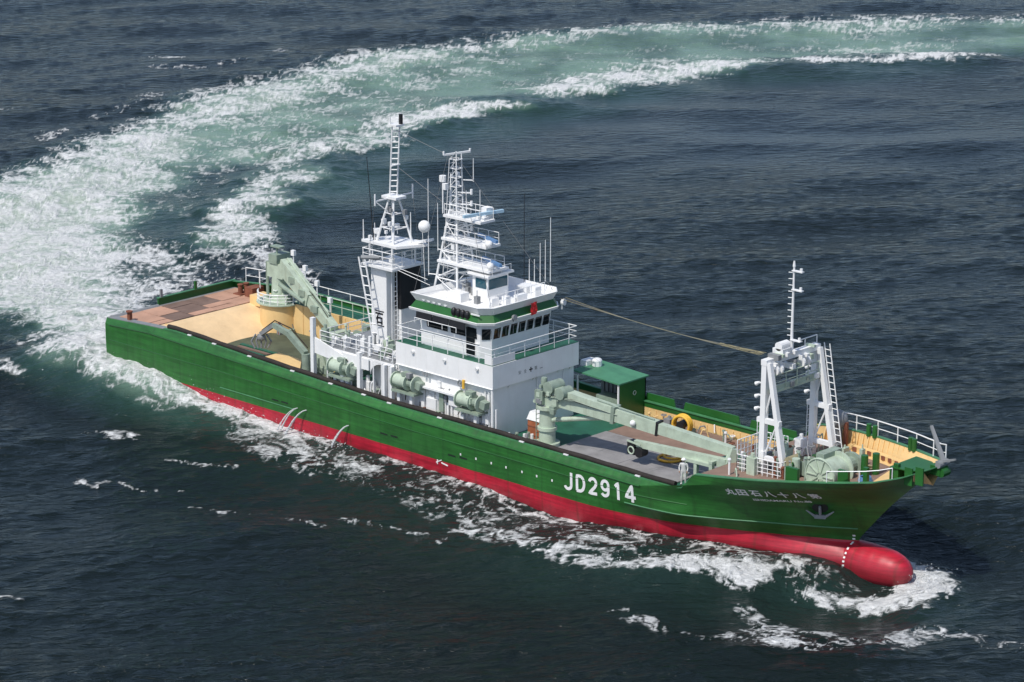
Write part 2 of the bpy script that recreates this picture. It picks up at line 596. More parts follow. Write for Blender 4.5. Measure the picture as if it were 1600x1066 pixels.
# outer edge of the turning wake
area(FOAM_A, [(150, 222), (190, 200), (240, 172), (300, 147), (360, 133), (430, 119), (500, 98), (560, 84), (630, 77), (700, 68), (760, 62), (780, 74), (700, 92), (640, 108), (600, 122), (540, 143), (480, 160), (420, 180), (350, 208), (290, 245), (220, 260)], 0.66, 4.5)
area(FOAM_A, [(290, 250), (350, 205), (480, 158), (600, 122), (760, 85), (800, 100), (690, 135), (600, 165), (540, 185), (470, 215), (390, 258), (330, 275)], 0.30, 6)
area(FOAM_A, [(760, 62), (830, 52), (900, 47), (1000, 38), (1130, 39), (1200, 32), (1300, 29), (1400, 27), (1600, 28), (1750, 28), (1750, 42), (1600, 42), (1480, 40), (1400, 52), (1330, 56), (1250, 50), (1130, 54), (1000, 54), (900, 66), (830, 74), (760, 82)], 0.60, 6)
area(FOAM_A, [(760, 80), (900, 66), (1100, 52), (1400, 52), (1600, 44), (1600, 78), (1300, 86), (1100, 92), (950, 105), (860, 130), (760, 150), (650, 170)], 0.10, 10)
area(FOAM_A, [(1250, 80), (1330, 70), (1480, 66), (1530, 90), (1400, 96), (1250, 96)], 0.26, 5)
# inner crest
stroke(FOAM, [(1530, 92), (1460, 92), (1390, 97)], [2.2, 3.5, 2], [0.4, 0.85, 0.5])
stroke(FOAM, [(1390, 96), (1300, 99), (1200, 99)], [2.2, 2.6, 2], [0.55, 0.8, 0.6])
stroke(FOAM, [(1172, 102), (1110, 107), (1040, 116), (960, 127), (900, 140), (850, 150)], [1.6, 2.8, 4.5, 5, 4, 2.4], [0.8, 0.9, 0.85, 0.8, 0.7, 0.5])
stroke(FOAM, [(1110, 98), (1010, 106), (930, 125), (870, 140)], [5, 6], [0.3, 0.4])
stroke(FOAM, [(790, 170), (740, 175), (690, 181), (640, 191), (600, 205)], [1.6, 2.8, 3.4, 3.8, 3], [0.85, 0.95, 0.92, 0.8, 0.5])
stroke(FOAM, [(620, 212), (570, 226), (520, 238), (470, 246)], [2.4, 3.2, 3.2, 2.8], [0.45, 0.65, 0.62, 0.5])
stroke(FOAM, [(690, 165), (600, 192), (520, 215), (440, 240)], [4, 4.5], [0.22, 0.3])
stroke(FOAM, [(470, 250), (462, 272), (440, 290), (400, 312), (375, 335), (355, 362), (358, 388)], [2.2, 2.0, 2.7, 2.8, 2.7, 2.5, 2.0], [0.45, 0.45, 0.7, 0.78, 0.75, 0.72, 0.5])
stroke(FOAM, [(405, 352), (392, 378), (412, 402), (440, 425), (470, 445)], [2.2, 2.2, 2.0, 1.5], [0.5, 0.55, 0.55, 0.4])
# lace on the dark water close astern
stroke(FOAM, [(330, 395), (300, 415), (320, 435), (350, 440)], [4, 4.5, 4], [0.14, 0.26, 0.24])
stroke(FOAM, [(225, 400), (260, 430), (260, 455)], [4, 4], [0.5, 0.42])
stroke(FOAM, [(330, 270), (300, 300), (270, 330)], [4, 3], [0.12, 0.1])
# along the starboard side
stroke(FOAM, [(150, 560), (200, 592), (260, 618), (330, 637), (400, 660), (460, 679), (520, 694), (560, 704)], [3.0, 2.6, 2.2, 1.8, 1.5, 1.25, 1.0, 0.6], [1.0, 1.0, 1.0, 0.95, 0.92, 0.9, 0.8, 0.4])
stroke(FOAM, [(70, 550), (120, 570), (170, 590), (215, 612)], [2.8, 2.8, 2.0], [0.6, 0.75, 0.5])
stroke(FOAM, [(215, 618), (260, 640)], [2, 1.5], [0.35, 0.25])
stroke(FOAM, [(400, 680), (470, 710), (540, 735)], [2.5, 3.2, 2.4], [0.2, 0.3, 0.24])
stroke(FOAM, [(555, 712), (640, 733), (720, 757), (800, 784), (880, 808), (960, 828), (1040, 842), (1130, 858)], [0.8, 1.1, 1.3, 1.5, 1.6, 1.4], [0.26, 0.36, 0.4, 0.42, 0.42, 0.36])
stroke(FOAM, [(570, 750), (650, 768), (730, 800), (800, 828), (870, 846), (950, 862), (1050, 872)], [2.0, 2.8, 3.6, 3.6, 3.0, 2.2], [0.08, 0.17, 0.23, 0.25, 0.27, 0.26])
stroke(FOAM, [(730, 832), (790, 842), (850, 862), (900, 878), (940, 886)], [0.9, 1.2, 1.3], [0.45, 0.52, 0.5])
stroke(FOAM, [(930, 887), (980, 891), (1040, 892), (1100, 892), (1160, 888), (1230, 884)], [0.8, 1.1, 1.15, 1.3, 1.2, 0.9], [0.75, 0.95, 1.0, 1.0, 0.85, 0.35])
stroke(FOAM, [(1110, 892), (1150, 906), (1185, 895)], [1.2, 1.4], [0.8, 0.7])
stroke(FOAM, [(1160, 878), (1230, 887), (1290, 902), (1330, 915)], [1.8, 1.6, 1.3], [0.32, 0.36, 0.5])
stroke(FOAM, [(1240, 912), (1300, 920), (1360, 924), (1410, 920), (1440, 906), (1438, 884), (1410, 865)], [0.8, 1.1, 1.5, 1.8, 1.9, 1.6, 0.9], [0.45, 0.7, 0.95, 1.0, 1.0, 0.95, 0.6])
stroke(FOAM, [(1456, 910), (1420, 926), (1350, 929)], [0.7, 0.8], [0.5, 0.45])
# separate breaking crests out from the bow
stroke(FOAM, [(965, 955), (1000, 972), (1040, 988), (1090, 997), (1150, 995)], [0.8, 0.45, 0.4], [0.28, 0.36, 0.42])
stroke(FOAM, [(1145, 994), (1190, 990), (1240, 986), (1290, 990), (1320, 1000)], [0.7, 1.3, 1.5, 0.9], [0.3, 0.38, 0.38, 0.3])
stroke(FOAM, [(1165, 940), (1185, 955), (1205, 972), (1230, 985)], [0.8, 1.2, 1.4], [0.3, 0.4, 0.42])
stroke(FOAM, [(1150, 1000), (1220, 1008), (1310, 1015)], [1.0, 1.2, 0.8], [0.45, 0.5, 0.4])
stroke(FOAM, [(1320, 1008), (1380, 1002), (1420, 988), (1470, 982), (1520, 990), (1560, 1002), (1620, 1020)], [1.0, 1.3, 1.1, 0.8], [0.3, 0.36, 0.36, 0.3])
# small white horses
for pix, r, s in (([(280, 720), (320, 727), (365, 731)], 0.8, 0.55), ([(130, 680), (165, 682), (205, 686)], 1.1, 0.5),
                  ([(140, 746), (190, 750), (225, 758), (275, 764)], 0.7, 0.55), ([(290, 788), (340, 796), (385, 803), (430, 801)], 0.9, 0.62),
                  ([(545, 813), (590, 820), (660, 832)], 0.7, 0.55), ([(460, 815), (500, 830)], 1.6, 0.25), ([(655, 848), (690, 845)], 0.9, 0.38),
                  ([(5, 578), (30, 590)], 1.3, 0.5), ([(220, 88), (275, 90)], 2.2, 0.5), ([(230, 105), (300, 108)], 2.6, 0.26),
                  ([(0, 172), (15, 172)], 2.0, 0.55), ([(60, 222), (90, 210)], 2.6, 0.4), ([(140, 186), (200, 168), (240, 150)], 2.6, 0.28),
                  ([(440, 77), (460, 80)], 1.6, 0.4), ([(350, 100), (380, 97)], 1.8, 0.35), ([(0, 942), (20, 945)], 0.7, 0.3)):
    stroke(FOAM, pix, [r * 0.4, r * 0.6], [s * 0.72, s * 0.8])
# green, air-filled water
area(AER_A, [(-90, 315), (60, 258), (190, 205), (300, 150), (430, 122), (560, 86), (700, 71), (830, 55), (1000, 42), (1200, 36), (1400, 32), (1750, 32), (1750, 86), (1520, 90), (1400, 94), (1170, 99), (1000, 119), (860, 144), (790, 165), (650, 186), (600, 208), (480, 235), (420, 262), (380, 262), (330, 275), (290, 305), (250, 350), (222, 400), (216, 460), (170, 592), (-90, 470)], 0.62, 6.0)
area(AER_A, [(-90, 330), (60, 270), (190, 215), (290, 240), (220, 320), (205, 400), (210, 470), (170, 592), (-90, 470)], 0.92, 8.0)
area(AER_A, [(480, 235), (465, 280), (400, 312), (345, 370), (300, 430), (216, 450), (225, 390), (260, 330), (320, 280), (400, 250)], 0.30, 5.0)
area(AER_A, [(225, 380), (250, 335), (300, 300), (320, 315), (280, 360), (250, 390)], 0.52, 4.0)
stroke(AER, [(1400, 98), (1100, 112), (900, 148), (760, 180), (640, 205), (520, 255), (470, 300)], [7, 6], [0.2, 0.3], 1.6)
stroke(AER, [(1172, 100), (1040, 114), (900, 138), (850, 148)], [4, 5], [0.5, 0.5], 1.3)
stroke(AER, [(790, 169), (690, 180), (600, 205), (520, 236), (470, 248), (440, 288), (375, 335), (355, 380)], [3.4, 4, 3.6], [0.5, 0.5, 0.42], 1.3)
stroke(AER, [(150, 570), (260, 630), (400, 668), (560, 715)], [4, 3, 2], [0.5, 0.36, 0.15], 1.6)
stroke(AER, [(440, 700), (600, 745), (900, 860), (1100, 900), (1350, 930)], [4, 5, 4], [0.06, 0.1, 0.12], 1.8)
# smoother water inside the turn
stroke(SLICK, [(1500, 180), (1250, 185), (1050, 195), (850, 225), (650, 270), (520, 330), (480, 390)], [20, 24, 22, 14], [0.85, 1.0, 1.0, 0.8], 1.5)
# raised wave fronts
stroke(LIFT, [(1500, 90), (1300, 97), (1100, 105), (950, 126), (850, 150), (720, 176), (620, 205), (500, 238), (430, 290), (370, 345), (380, 395), (440, 425)], [3, 3.5, 3.5, 3.5], [0.35, 0.55, 0.6, 0.55], 1.5)
stroke(LIFT, [(1600, 34), (1300, 36), (1000, 44), (800, 64), (600, 88), (420, 130), (280, 165), (130, 232), (0, 300)], [6, 6], [0.35, 0.5], 1.5)
stroke(LIFT, [(150, 520), (170, 565), (230, 600)], [6, 4], [0.9, 0.8], 1.6)
stroke(LIFT, [(930, 890), (1040, 893), (1160, 889), (1260, 886)], [1.6, 1.8], [0.4, 0.5], 1.5)
stroke(LIFT, [(1410, 930), (1450, 915), (1462, 893), (1450, 872)], [1.3, 1.5], [0.35, 0.4], 1.4)
stroke(LIFT, [(560, 740), (700, 790), (830, 845), (930, 885)], [2.5, 2.5], [0.1, 0.25], 1.6)
stroke(LIFT, [(1000, 975), (1150, 995), (1300, 990), (1420, 988), (1560, 1000)], [2.2, 2.2], [0.22, 0.22], 1.6)

def sstep(a, b, x):
    t = np.clip((x - a) / (b - a), 0, 1)
    return t * t * (3 - 2 * t)

def field(x, y, strokes, areas, union):
    out = np.zeros_like(x)
    for pts, rr, ss, soft in strokes:
        best = np.zeros_like(x)
        for (a, b, r0, r1, s0, s1) in zip(pts[:-1], pts[1:], rr[:-1], rr[1:], ss[:-1], ss[1:]):
            rm = max(r0, r1) * 1.45 * soft
            sel = np.nonzero((x > min(a[0], b[0]) - rm) & (x < max(a[0], b[0]) + rm) & (y > min(a[1], b[1]) - rm) & (y < max(a[1], b[1]) + rm))[0]
            if len(sel) == 0:
                continue
            dx, dy = b[0] - a[0], b[1] - a[1]
            qx, qy = x[sel] - a[0], y[sel] - a[1]
            t = np.clip((qx * dx + qy * dy) / (dx * dx + dy * dy + 1e-9), 0, 1)
            d = np.hypot(qx - t * dx, qy - t * dy) / (r0 + (r1 - r0) * t)
            f = (s0 + (s1 - s0) * t) * (1 - sstep(0.3, 1.4, d / soft))
            best[sel] = np.maximum(best[sel], f)
        out = 1 - (1 - out) * (1 - np.clip(best, 0, 1)) if union else np.maximum(out, best)
    for pts, s, soft in areas:
        P = np.array(pts)
        lo, hi = P.min(0) - soft * 1.2, P.max(0) + soft * 1.2
        sel = np.nonzero((x > lo[0]) & (x < hi[0]) & (y > lo[1]) & (y < hi[1]))[0]
        if len(sel) == 0:
            continue
        qx, qy = x[sel], y[sel]
        inside = np.zeros(len(sel), bool)
        dist = np.full(len(sel), 1e9)
        n = len(P)
        for i in range(n):
            (ax, ay), (bx, by) = P[i], P[(i + 1) % n]
            c = (ay > qy) != (by > qy)
            xi = ax + (qy - ay) / (by - ay + 1e-12) * (bx - ax)
            inside ^= c & (qx < xi)
            dx, dy = bx - ax, by - ay
            t = np.clip(((qx - ax) * dx + (qy - ay) * dy) / (dx * dx + dy * dy + 1e-9), 0, 1)
            dist = np.minimum(dist, np.hypot(qx - ax - t * dx, qy - ay - t * dy))
        sd = np.where(inside, dist, -dist)
        f = s * sstep(-soft * 0.6, soft, sd)
        out[sel] = 1 - (1 - out[sel]) * (1 - f) if union else np.maximum(out[sel], f)
    return out

def uniform(v):
    r = np.empty(len(v))
    r[np.argsort(v, kind='stable')] = np.linspace(0, 1, len(v))
    return r

def build_sea():
    rows, cols = 720, 860
    d0, d1 = 118.0, 470.0
    inv = np.linspace(1 / d0, 1 / d1, rows)
    d = 1 / inv
    u = np.linspace(-1, 1, cols)
    D, U = np.meshgrid(d, u, indexing='ij')
    A = U * (0.20 * D + 9.0)
    X = (CAM.x + A * RT.x + D * DP.x).ravel()
    Y = (CAM.y + A * RT.y + D * DP.y).ravel()
    edge = np.minimum(np.minimum((1 - np.abs(U)) / 0.06, (D - d0) / 8.0), (d1 - D) / 25.0).ravel()
    edge = np.clip(edge, 0, 1)
    # irregular outlines: bend the survey a little before measuring distances
    hull_d = np.abs(Y + 6.5) + np.clip(-43 - X, 0, None) + np.clip(X - 26, 0, None)
    k = np.clip(hull_d / 18, 0.22, 1)
    wx = X + k * (1.6 * fbm(X / 7, Y / 7, 3, 4) + 0.6 * fbm(X / 1.7, Y / 1.7, 8, 3))
    wy = Y + k * (1.6 * fbm(X / 7, Y / 7, 23, 4) + 0.6 * fbm(X / 1.7, Y / 1.7, 28, 3))
    foam = field(wx, wy, FOAM, FOAM_A, True)
    aer = np.clip(field(wx, wy, AER, AER_A, False), 0, 1)
    slick = np.clip(field(wx, wy, SLICK, [], False), 0, 1)
    lift = field(wx, wy, LIFT, [], False)
    # foam texture: clotted patches plus thin filaments, drawn out by turbulence
    qx = X + 1.6 * fbm(X / 4, Y / 4, 131, 3)
    qy = Y + 1.6 * fbm(X / 4, Y / 4, 151, 3)
    clot = uniform(fbm(qx / 3.6, qy / 3.6, 201, 5, 0.8))
    fil = 1 - np.abs(vnoise(qx / 1.9, qy / 1.9, 301)) * 2.2
    fil2 = 1 - np.abs(vnoise(qx / 0.85 + 5, qy / 0.85, 311)) * 2.2
    tex = uniform(0.46 * clot + 0.38 * np.clip(fil, 0, 1) ** 3 + 0.36 * np.clip(fil2, 0, 1) ** 3)
    cover = foam * 1.02 + tex - 1.0                       # > 0 where foam lies
    cover = np.clip(0.5 + cover * 0.95, 0, 1.3) * sstep(0.015, 0.12, foam)
    aer = aer * (0.72 + 0.42 * uniform(fbm(X / 9, Y / 9, 61, 4)))
    aer = np.clip(aer * (0.8 + 0.55 * foam), 0, 1)
    # wind waves and swell
    Z = np.zeros_like(X)
    r = np.random.default_rng(5)
    wind = math.atan2(DP.y, DP.x) + 0.35
    calm = 1 - 0.6 * slick
    for i in range(70):
        lam = 0.9 * (20 / 0.9) ** r.random()
        th = wind + r.normal(0, 0.38)
        amp = 0.0052 * lam ** 0.9 * (0.5 + r.random()) * (1.15 if lam < 2.5 else (0.85 if lam < 5 else 0.5))
        kx, ky = math.cos(th) * 2 * math.pi / lam, math.sin(th) * 2 * math.pi / lam
        ph = X * kx + Y * ky + r.random() * 6.28 + 0.9 * fbm(X / (lam * 3), Y / (lam * 3), 400 + i, 1)
        wv = np.sin(ph) if lam > 6 else 0.6 * np.sin(ph) + 0.5 - 0.79 * np.abs(np.sin(ph * 0.5))      # short waves are peaked
        Z += amp * wv * (calm if lam < 8 else 1.0)
    for lam, dth, amp in ((31, 0.5, 0.11), (24, -0.35, 0.09), (19, 0.15, 0.07), (14, -0.6, 0.05)):
        th = wind + dth
        Z += amp * np.sin((X * math.cos(th) + Y * math.sin(th)) * 2 * math.pi / lam + 1.6 * fbm(X / 50, Y / 50, 600 + lam, 2) + lam)
    Z += 0.02 * fbm(X / 1.6, Y / 1.6, 41, 2) * calm
    Z += lift * (0.85 + 0.3 * fbm(X / 3, Y / 3, 77, 3))
    cc = np.clip(cover, 0, 1)
    Z += cc * foam * (0.05 + 0.09 * fbm(X / 1.8, Y / 1.8, 91, 4))
    Z += 0.2 * aer * fbm(X / 6, Y / 6, 61, 3)
    # level of the water against the hull: heaped up at the stern, drawn down under the bow
    prof = np.interp(X, [-60, -50, -43, -36, -29, -22, -13, 6, 14, 20, 24, 27, 31, 40], [0, 0.5, 1.0, 0.9, 0.6, 0.25, 0.1, 0.2, 0.1, -0.55, -1.05, -1.0, -0.4, 0])
    fall = np.exp(-np.clip((np.abs(Y) - 6.0), 0, None) ** 2 / (2 * 3.4 ** 2))
    Z += prof * fall
    Z *= edge
    gust = 0.62 + 0.6 * uniform(fbm(X / 42, Y / 42, 501, 4))
    chop = gust * (1 - 0.62 * slick) * (1 - 0.55 * np.clip(aer * 1.3, 0, 1))
    n = rows * cols
    co = np.stack([X, Y, Z], 1).astype(np.float32)
    i = np.arange(rows - 1)[:, None] * cols + np.arange(cols - 1)[None, :]
    quads = np.stack([i, i + 1, i + 1 + cols, i + cols], -1).reshape(-1, 4)
    # far sheet: continue the border outwards to the horizon
    rg = np.array([c for c in range(cols)] + [q * cols + cols - 1 for q in range(1, rows)] + [(rows - 1) * cols + c for c in range(cols - 2, -1, -1)] + [q * cols for q in range(rows - 2, 0, -1)])
    cxy = co[:, :2].mean(0)
    outer = []
    m = len(rg)
    for kf in (1.6, 4.0, 30.0):
        o = np.zeros((m, 3), np.float32)
        o[:, :2] = cxy + (co[rg, :2] - cxy) * kf
        outer.append(o)
    allv = np.concatenate([co] + outer)
    q2 = []
    prev = rg
    for kf in range(3):
        cur = n + kf * m + np.arange(m)
        q2.append(np.stack([prev, np.roll(prev, -1), np.roll(cur, -1), cur], -1))
        prev = cur
    faces = np.concatenate([quads] + q2).astype(np.int32)
    me = bpy.data.meshes.new('sea')
    me.vertices.add(len(allv))
    me.vertices.foreach_set('co', allv.ravel())
    me.loops.add(len(faces) * 4)
    me.loops.foreach_set('vertex_index', faces.ravel())
    me.polygons.add(len(faces))
    me.polygons.foreach_set('loop_start', np.arange(0, len(faces) * 4, 4, dtype=np.int32))
    me.polygons.foreach_set('use_smooth', np.ones(len(faces), bool))
    me.update(calc_edges=True)
    m2 = len(allv) - n
    for nm, a, far in (('foam', cover * edge, 0.0), ('aerated', aer * edge, 0.0), ('chop', chop, 0.9)):
        at_ = me.attributes.new(nm, 'FLOAT', 'POINT')
        at_.data.foreach_set('value', np.concatenate([a, np.full(m2, far)]).astype(np.float32))
    if me.polygons[0].normal.z < 0:
        me.flip_normals()
    me.materials.append(M['sea'])
    o = bpy.data.objects.new('sea', me)
    COL.objects.link(o)
    o['kind'] = 'structure'
    o['label'] = 'dark choppy sea with curved white wake'
    return o
build_sea()
# ------------------------------------------------------------------ the ship: hull
ship = bpy.data.objects.new('work_ship', None)
COL.objects.link(ship)
ship['label'] = 'green and red work ship with white superstructure turning at sea'
ship['category'] = 'ship'

X0 = 2.0           # forward of this frame the lines draw in to the stem
def ip(x, pts):
    return np.interp(x, [p[0] for p in pts], [p[1] for p in pts])
def smooth_ip(x, pts):
    """monotone cubic through the points"""
    px = np.array([p[0] for p in pts], float)
    py = np.array([p[1] for p in pts], float)
    h = np.diff(px)
    dl = np.diff(py) / h
    mm = np.zeros(len(px))
    mm[0], mm[-1] = dl[0], dl[-1]
    for i in range(1, len(px) - 1):
        if dl[i - 1] * dl[i] > 0:
            w1, w2 = 2 * h[i] + h[i - 1], h[i] + 2 * h[i - 1]
            mm[i] = (w1 + w2) / (w1 / dl[i - 1] + w2 / dl[i])
    x = np.clip(x, px[0], px[-1])
    i = np.clip(np.searchsorted(px, x) - 1, 0, len(px) - 2)
    t = (x - px[i]) / h[i]
    return (py[i] * (1 + 2 * t) * (1 - t) ** 2 + h[i] * mm[i] * t * (1 - t) ** 2 + py[i + 1] * t * t * (3 - 2 * t) + h[i] * mm[i + 1] * t * t * (t - 1))

ZT_S = [(-43, 4.5), (-38, 4.78), (-35, 4.9), (-25, 4.42), (-13, 4.02), (2.5, 3.96), (12.75, 3.9), (12.9, 3.95), (13.85, 5.05), (14.0, 5.1), (17.8, 5.45), (22.2, 5.95), (25, 6.3), (26.5, 6.75), (28.2, 7.5)]
ZT_P = [(-43, 5.0), (-36, 5.75), (-28, 5.7), (-15, 4.6), (-5, 4.15), (9, 4.1), (12.75, 4.15), (12.9, 4.2), (13.85, 5.6), (14.0, 5.65), (17.0, 6.05), (22.2, 6.5), (25, 6.75), (26.5, 6.95), (28.2, 7.5)]
YT = [(-43, 6.22), (-40, 6.2), (-30, 6.18), (X0, 6.18), (9, 6.2), (13, 6.18), (17.8, 5.45), (22.2, 4.1), (25, 2.9), (26.5, 2.05), (27.6, 1.1), (28.2, 0.0)]
def zt(x, side):
    return ip(x, ZT_S if side < 0 else ZT_P)
def yt(x):
    return smooth_ip(x, YT)
# name, stem x, half-breadth table, height table
CURVES = [
    ('K', 27.5, [(-43, 6.42), (-40, 6.5), (X0, 6.52), (9, 6.5), (13, 6.25), (17.8, 5.25), (22.2, 3.75), (25, 2.4), (26.5, 1.35), (27.5, 0)], None),
    ('M', 24.6, [(-43, 6.42), (-40, 6.5), (X0, 6.52), (9, 6.45), (13, 5.75), (17.8, 3.85), (21.0, 2.15), (23.2, 0.85), (24.6, 0)], [(-43, 2.9), (8, 2.9), (14, 3.3), (24.6, 4.2)]),
    ('C', 22.7, [(-43, 6.4), (-40, 6.5), (X0, 6.5), (8, 6.4), (12, 5.95), (14, 5.1), (17.4, 3.2), (20, 1.75), (22.7, 0)], [(-43, 2.0), (22.7, 2.05)]),
    ('P', 22.1, [(-43, 6.35), (-40, 6.48), (X0, 6.5), (5.5, 6.43), (7.5, 6.2), (11.1, 5.42), (13.5, 4.51), (15.7, 3.52), (17.9, 2.44), (20, 1.28), (21.3, 0.6), (22.1, 0)], [(-43, 1.2), (22.1, 1.2)]),
    ('B', 22.6, [(-43, 6.3), (-40, 6.45), (X0, 6.48), (7, 6.2), (11.1, 5.3), (15.7, 3.48), (18, 2.45), (20, 1.6), (21.5, 0.95), (22.6, 0)], [(-43, 0.75), (22.6, 0.8)]),
    ('W', 23.2, [(-43, 6.2), (-40, 6.4), (X0, 6.4), (10.7, 5.2), (14.5, 3.85), (18.3, 2.55), (20, 1.95), (21.5, 1.42), (22.6, 0.95), (23.2, 0)], [(-43, 0), (23.2, 0.0)]),
    ('U', 22.8, [(-43, 6.0), (X0, 6.2), (10, 4.8), (14, 3.4), (18, 2.2), (20, 1.6), (21.5, 1.05), (22.8, 0)], [(-43, -1.1), (22.8, -1.0)]),
    ('V', 21.5, [(-43, 5.0), (X0, 5.2), (10, 4.0), (18, 1.5), (21.5, 0)], [(-43, -2.6), (21.5, -2.2)]),
]
sA = np.linspace(-43, X0, 60)
sB = np.linspace(0, 1, 90) ** 0.85
def curve_pts(i, side):
    nm, xe, yy, zz = CURVES[i]
    x = np.concatenate([sA, X0 + (xe - X0) * sB[1:]])
    y = smooth_ip(x, yy)
    if zz is None:
        xt = np.concatenate([sA, X0 + (28.2 - X0) * sB[1:]])
        z = ip(xt, ZT_S)
        z = np.where(xt < 12.75, z - 0.44, np.maximum(z - 0.5, 3.5))
        # the knuckle stays a fair line through the step up to the forecastle
        k = (xt > 10) & (xt < 16)
        z[k] = np.interp(xt[k], [10, 16], [3.5, 4.76])
        z = np.where(xt < 10, np.minimum(z, 3.56 + np.clip((-10 - xt) * 0.028, 0, 0.9)), z)
    else:
        z = smooth_ip(x, zz)
    return np.stack([x, side * y, z], 1)
def top_pts(side, inset=0.0, dz=0.0):
    x = np.concatenate([sA, X0 + (28.2 - X0) * sB[1:]])
    return np.stack([x, side * np.clip(yt(x) - inset, 0, None), zt(x, side) + dz], 1)

hb = MB()
for side in (-1, 1):
    rows = [top_pts(side), curve_pts(0, side)]
    cs = [curve_pts(i, side) for i in range(len(CURVES))]
    def seg(c0, c1, c2, c3, k):
        out = []
        for j in range(1, k + 1):
            t = j / k
            out.append(0.5 * ((2 * c1) + (-c0 + c2) * t + (2 * c0 - 5 * c1 + 4 * c2 - c3) * t * t + (-c0 + 3 * c1 - 3 * c2 + c3) * t ** 3))
        return out
    # K-M-C flared topsides (chine at C), then C..V
    rows += seg(cs[0] * 2 - cs[1], cs[0], cs[1], cs[2], 5)
    rows += seg(cs[0], cs[1], cs[2], cs[2] * 2 - cs[1], 5)
    rows += seg(cs[2] * 2 - cs[3], cs[2], cs[3], cs[4], 4)
    rows += seg(cs[2], cs[3], cs[4], cs[5], 4)
    rows += seg(cs[3], cs[4], cs[5], cs[6], 4)
    rows += seg(cs[4], cs[5], cs[6], cs[7], 4)
    rows += seg(cs[5], cs[6], cs[7], cs[7] * 2 - cs[6], 3)
    hb.loft([[tuple(p) for p in r_] for r_ in rows])
    # transom half
    edge = [r_[0] for r_ in rows]
    hb.loft([[tuple(p) for p in edge], [(-43.0, 0.0, float(p[2])) for p in edge]])
# bulbous bow: a blunt, slightly drooping cylinder growing out of the forefoot
bx = [17.0, 18.0, 19.0, 20.0, 20.8, 21.6, 22.4, 23.2, 24.0, 24.6, 25.1, 25.5, 25.8, 26.0, 26.1]
brad = [0.5, 0.8, 1.02, 1.15, 1.22, 1.26, 1.28, 1.28, 1.25, 1.17, 1.03, 0.84, 0.58, 0.3, 0.02]
hb.loft([[(x, r_ * math.sin(t), -0.14 + 0.05 * (x - 22) / 4 + r_ * 1.03 * math.cos(t)) for t in np.linspace(0, 2 * math.pi, 36, endpoint=False)] for x, r_ in zip(bx, brad)], True)
hull = hb.build('hull', M['hull'], ship, auto=R(24))
hbm = bmesh.new(); hbm.from_mesh(hull.data)
HULL_BVH = BVHTree.FromBMesh(hbm)
hbm.free()
def hull_side(x, z, off=0.02):
    h = HULL_BVH.ray_cast(Vector((x, -30, z)), Vector((0, 1, 0)))
    if h[0] is None:
        return Vector((x, 0, z)), Vector((0, -1, 0))
    nn = h[1] if h[1].y < 0 else -h[1]
    return h[0] + nn * off, nn

# bulwarks: inner face, cap
FD = [(13.4, 4.72), (14, 4.75), (17.8, 5.0), (22.2, 5.45), (25, 5.75), (27, 6.0)]
def fdz(x):
    return float(ip(x, FD))
def deck_z(x):
    return 3.1 if x < 13.4 else fdz(x)
def hull_half(x, z):
    """half-breadth of the plating at a frame and height"""
    p, nn = hull_side(min(x, 27.6), z, 0.0)
    return abs(p.y)
def inner_strip(side, x0, x1, zlo, zhi, name, mat, inset=0.14, n=70, parent=None):
    a, c = [], []
    for x in np.linspace(x0, x1, n):
        lo = zlo(x) if callable(zlo) else zlo
        hi = zhi(x) if callable(zhi) else zhi
        hi = max(hi, lo + 0.01)
        yl = max(0.0, min(float(yt(x)), hull_half(x, lo)) - inset)
        yh = max(yl, float(yt(x)) - inset) if x > 13.4 else max(0.0, min(float(yt(x)), hull_half(x, min(hi, zt(x, -1) - 0.06))) - inset)
        a.append((x, side * yl, lo)); c.append((x, side * yh, hi))
    return MB().loft([a, c]).build(name, mat, parent or hull)
inner_strip(-1, -38.2, 13.4, 3.08, lambda x: zt(x, -1) - 0.01, 'bulwark_lining', M['cream'])
inner_strip(1, -38.2, -34, 3.08, lambda x: zt(x, 1) - 0.01, 'bulwark_lining', M['cream'])
inner_strip(1, -34, -13, 3.08, lambda x: zt(x, 1) - 0.01, 'bulwark_lining', M['green'])
inner_strip(1, -13, 13.4, 3.08, 3.72, 'bulwark_lining', M['cream'])
inner_strip(1, -13, 13.4, 3.72, lambda x: zt(x, 1) - 0.01, 'bulwark_panel_lining', M['green'], 0.158)
inner_strip(-1, 13.4, 27.4, lambda x: fdz(x) - 0.02, lambda x: zt(x, -1) - 0.01, 'bulwark_lining', M['cream'], 0.2)
inner_strip(1, 13.4, 27.4, lambda x: fdz(x) - 0.02, lambda x: zt(x, 1) - 0.01, 'bulwark_lining', M['cream'], 0.2)
def cap(side, x0, x1, w, name, mat, dz=0.015, th=0.06, n=80):
    a, b_, c, d_ = [], [], [], []
    for x in np.linspace(x0, x1, n):
        y = float(yt(x)); z = float(zt(x, side)) + dz
        yo, yi = side * (y + 0.03), side * max(0.0, y - w)
        a.append((x, yo, z - th)); b_.append((x, yo, z)); c.append((x, yi, z)); d_.append((x, yi, z - th))
    return MB().loft([a, b_, c, d_]).build(name, mat, hull)
cap(-1, -42.9, -36.5, 0.5, 'gunwale_cap', M['grey'])
cap(-1, -36.5, 13.6, 0.24, 'gunwale_cap', M['green_cap'])
cap(-1, 13.6, 28.15, 0.3, 'gunwale_cap', M['green_cap'])
cap(1, -42.9, 28.15, 0.24, 'gunwale_cap', M['green_cap'])
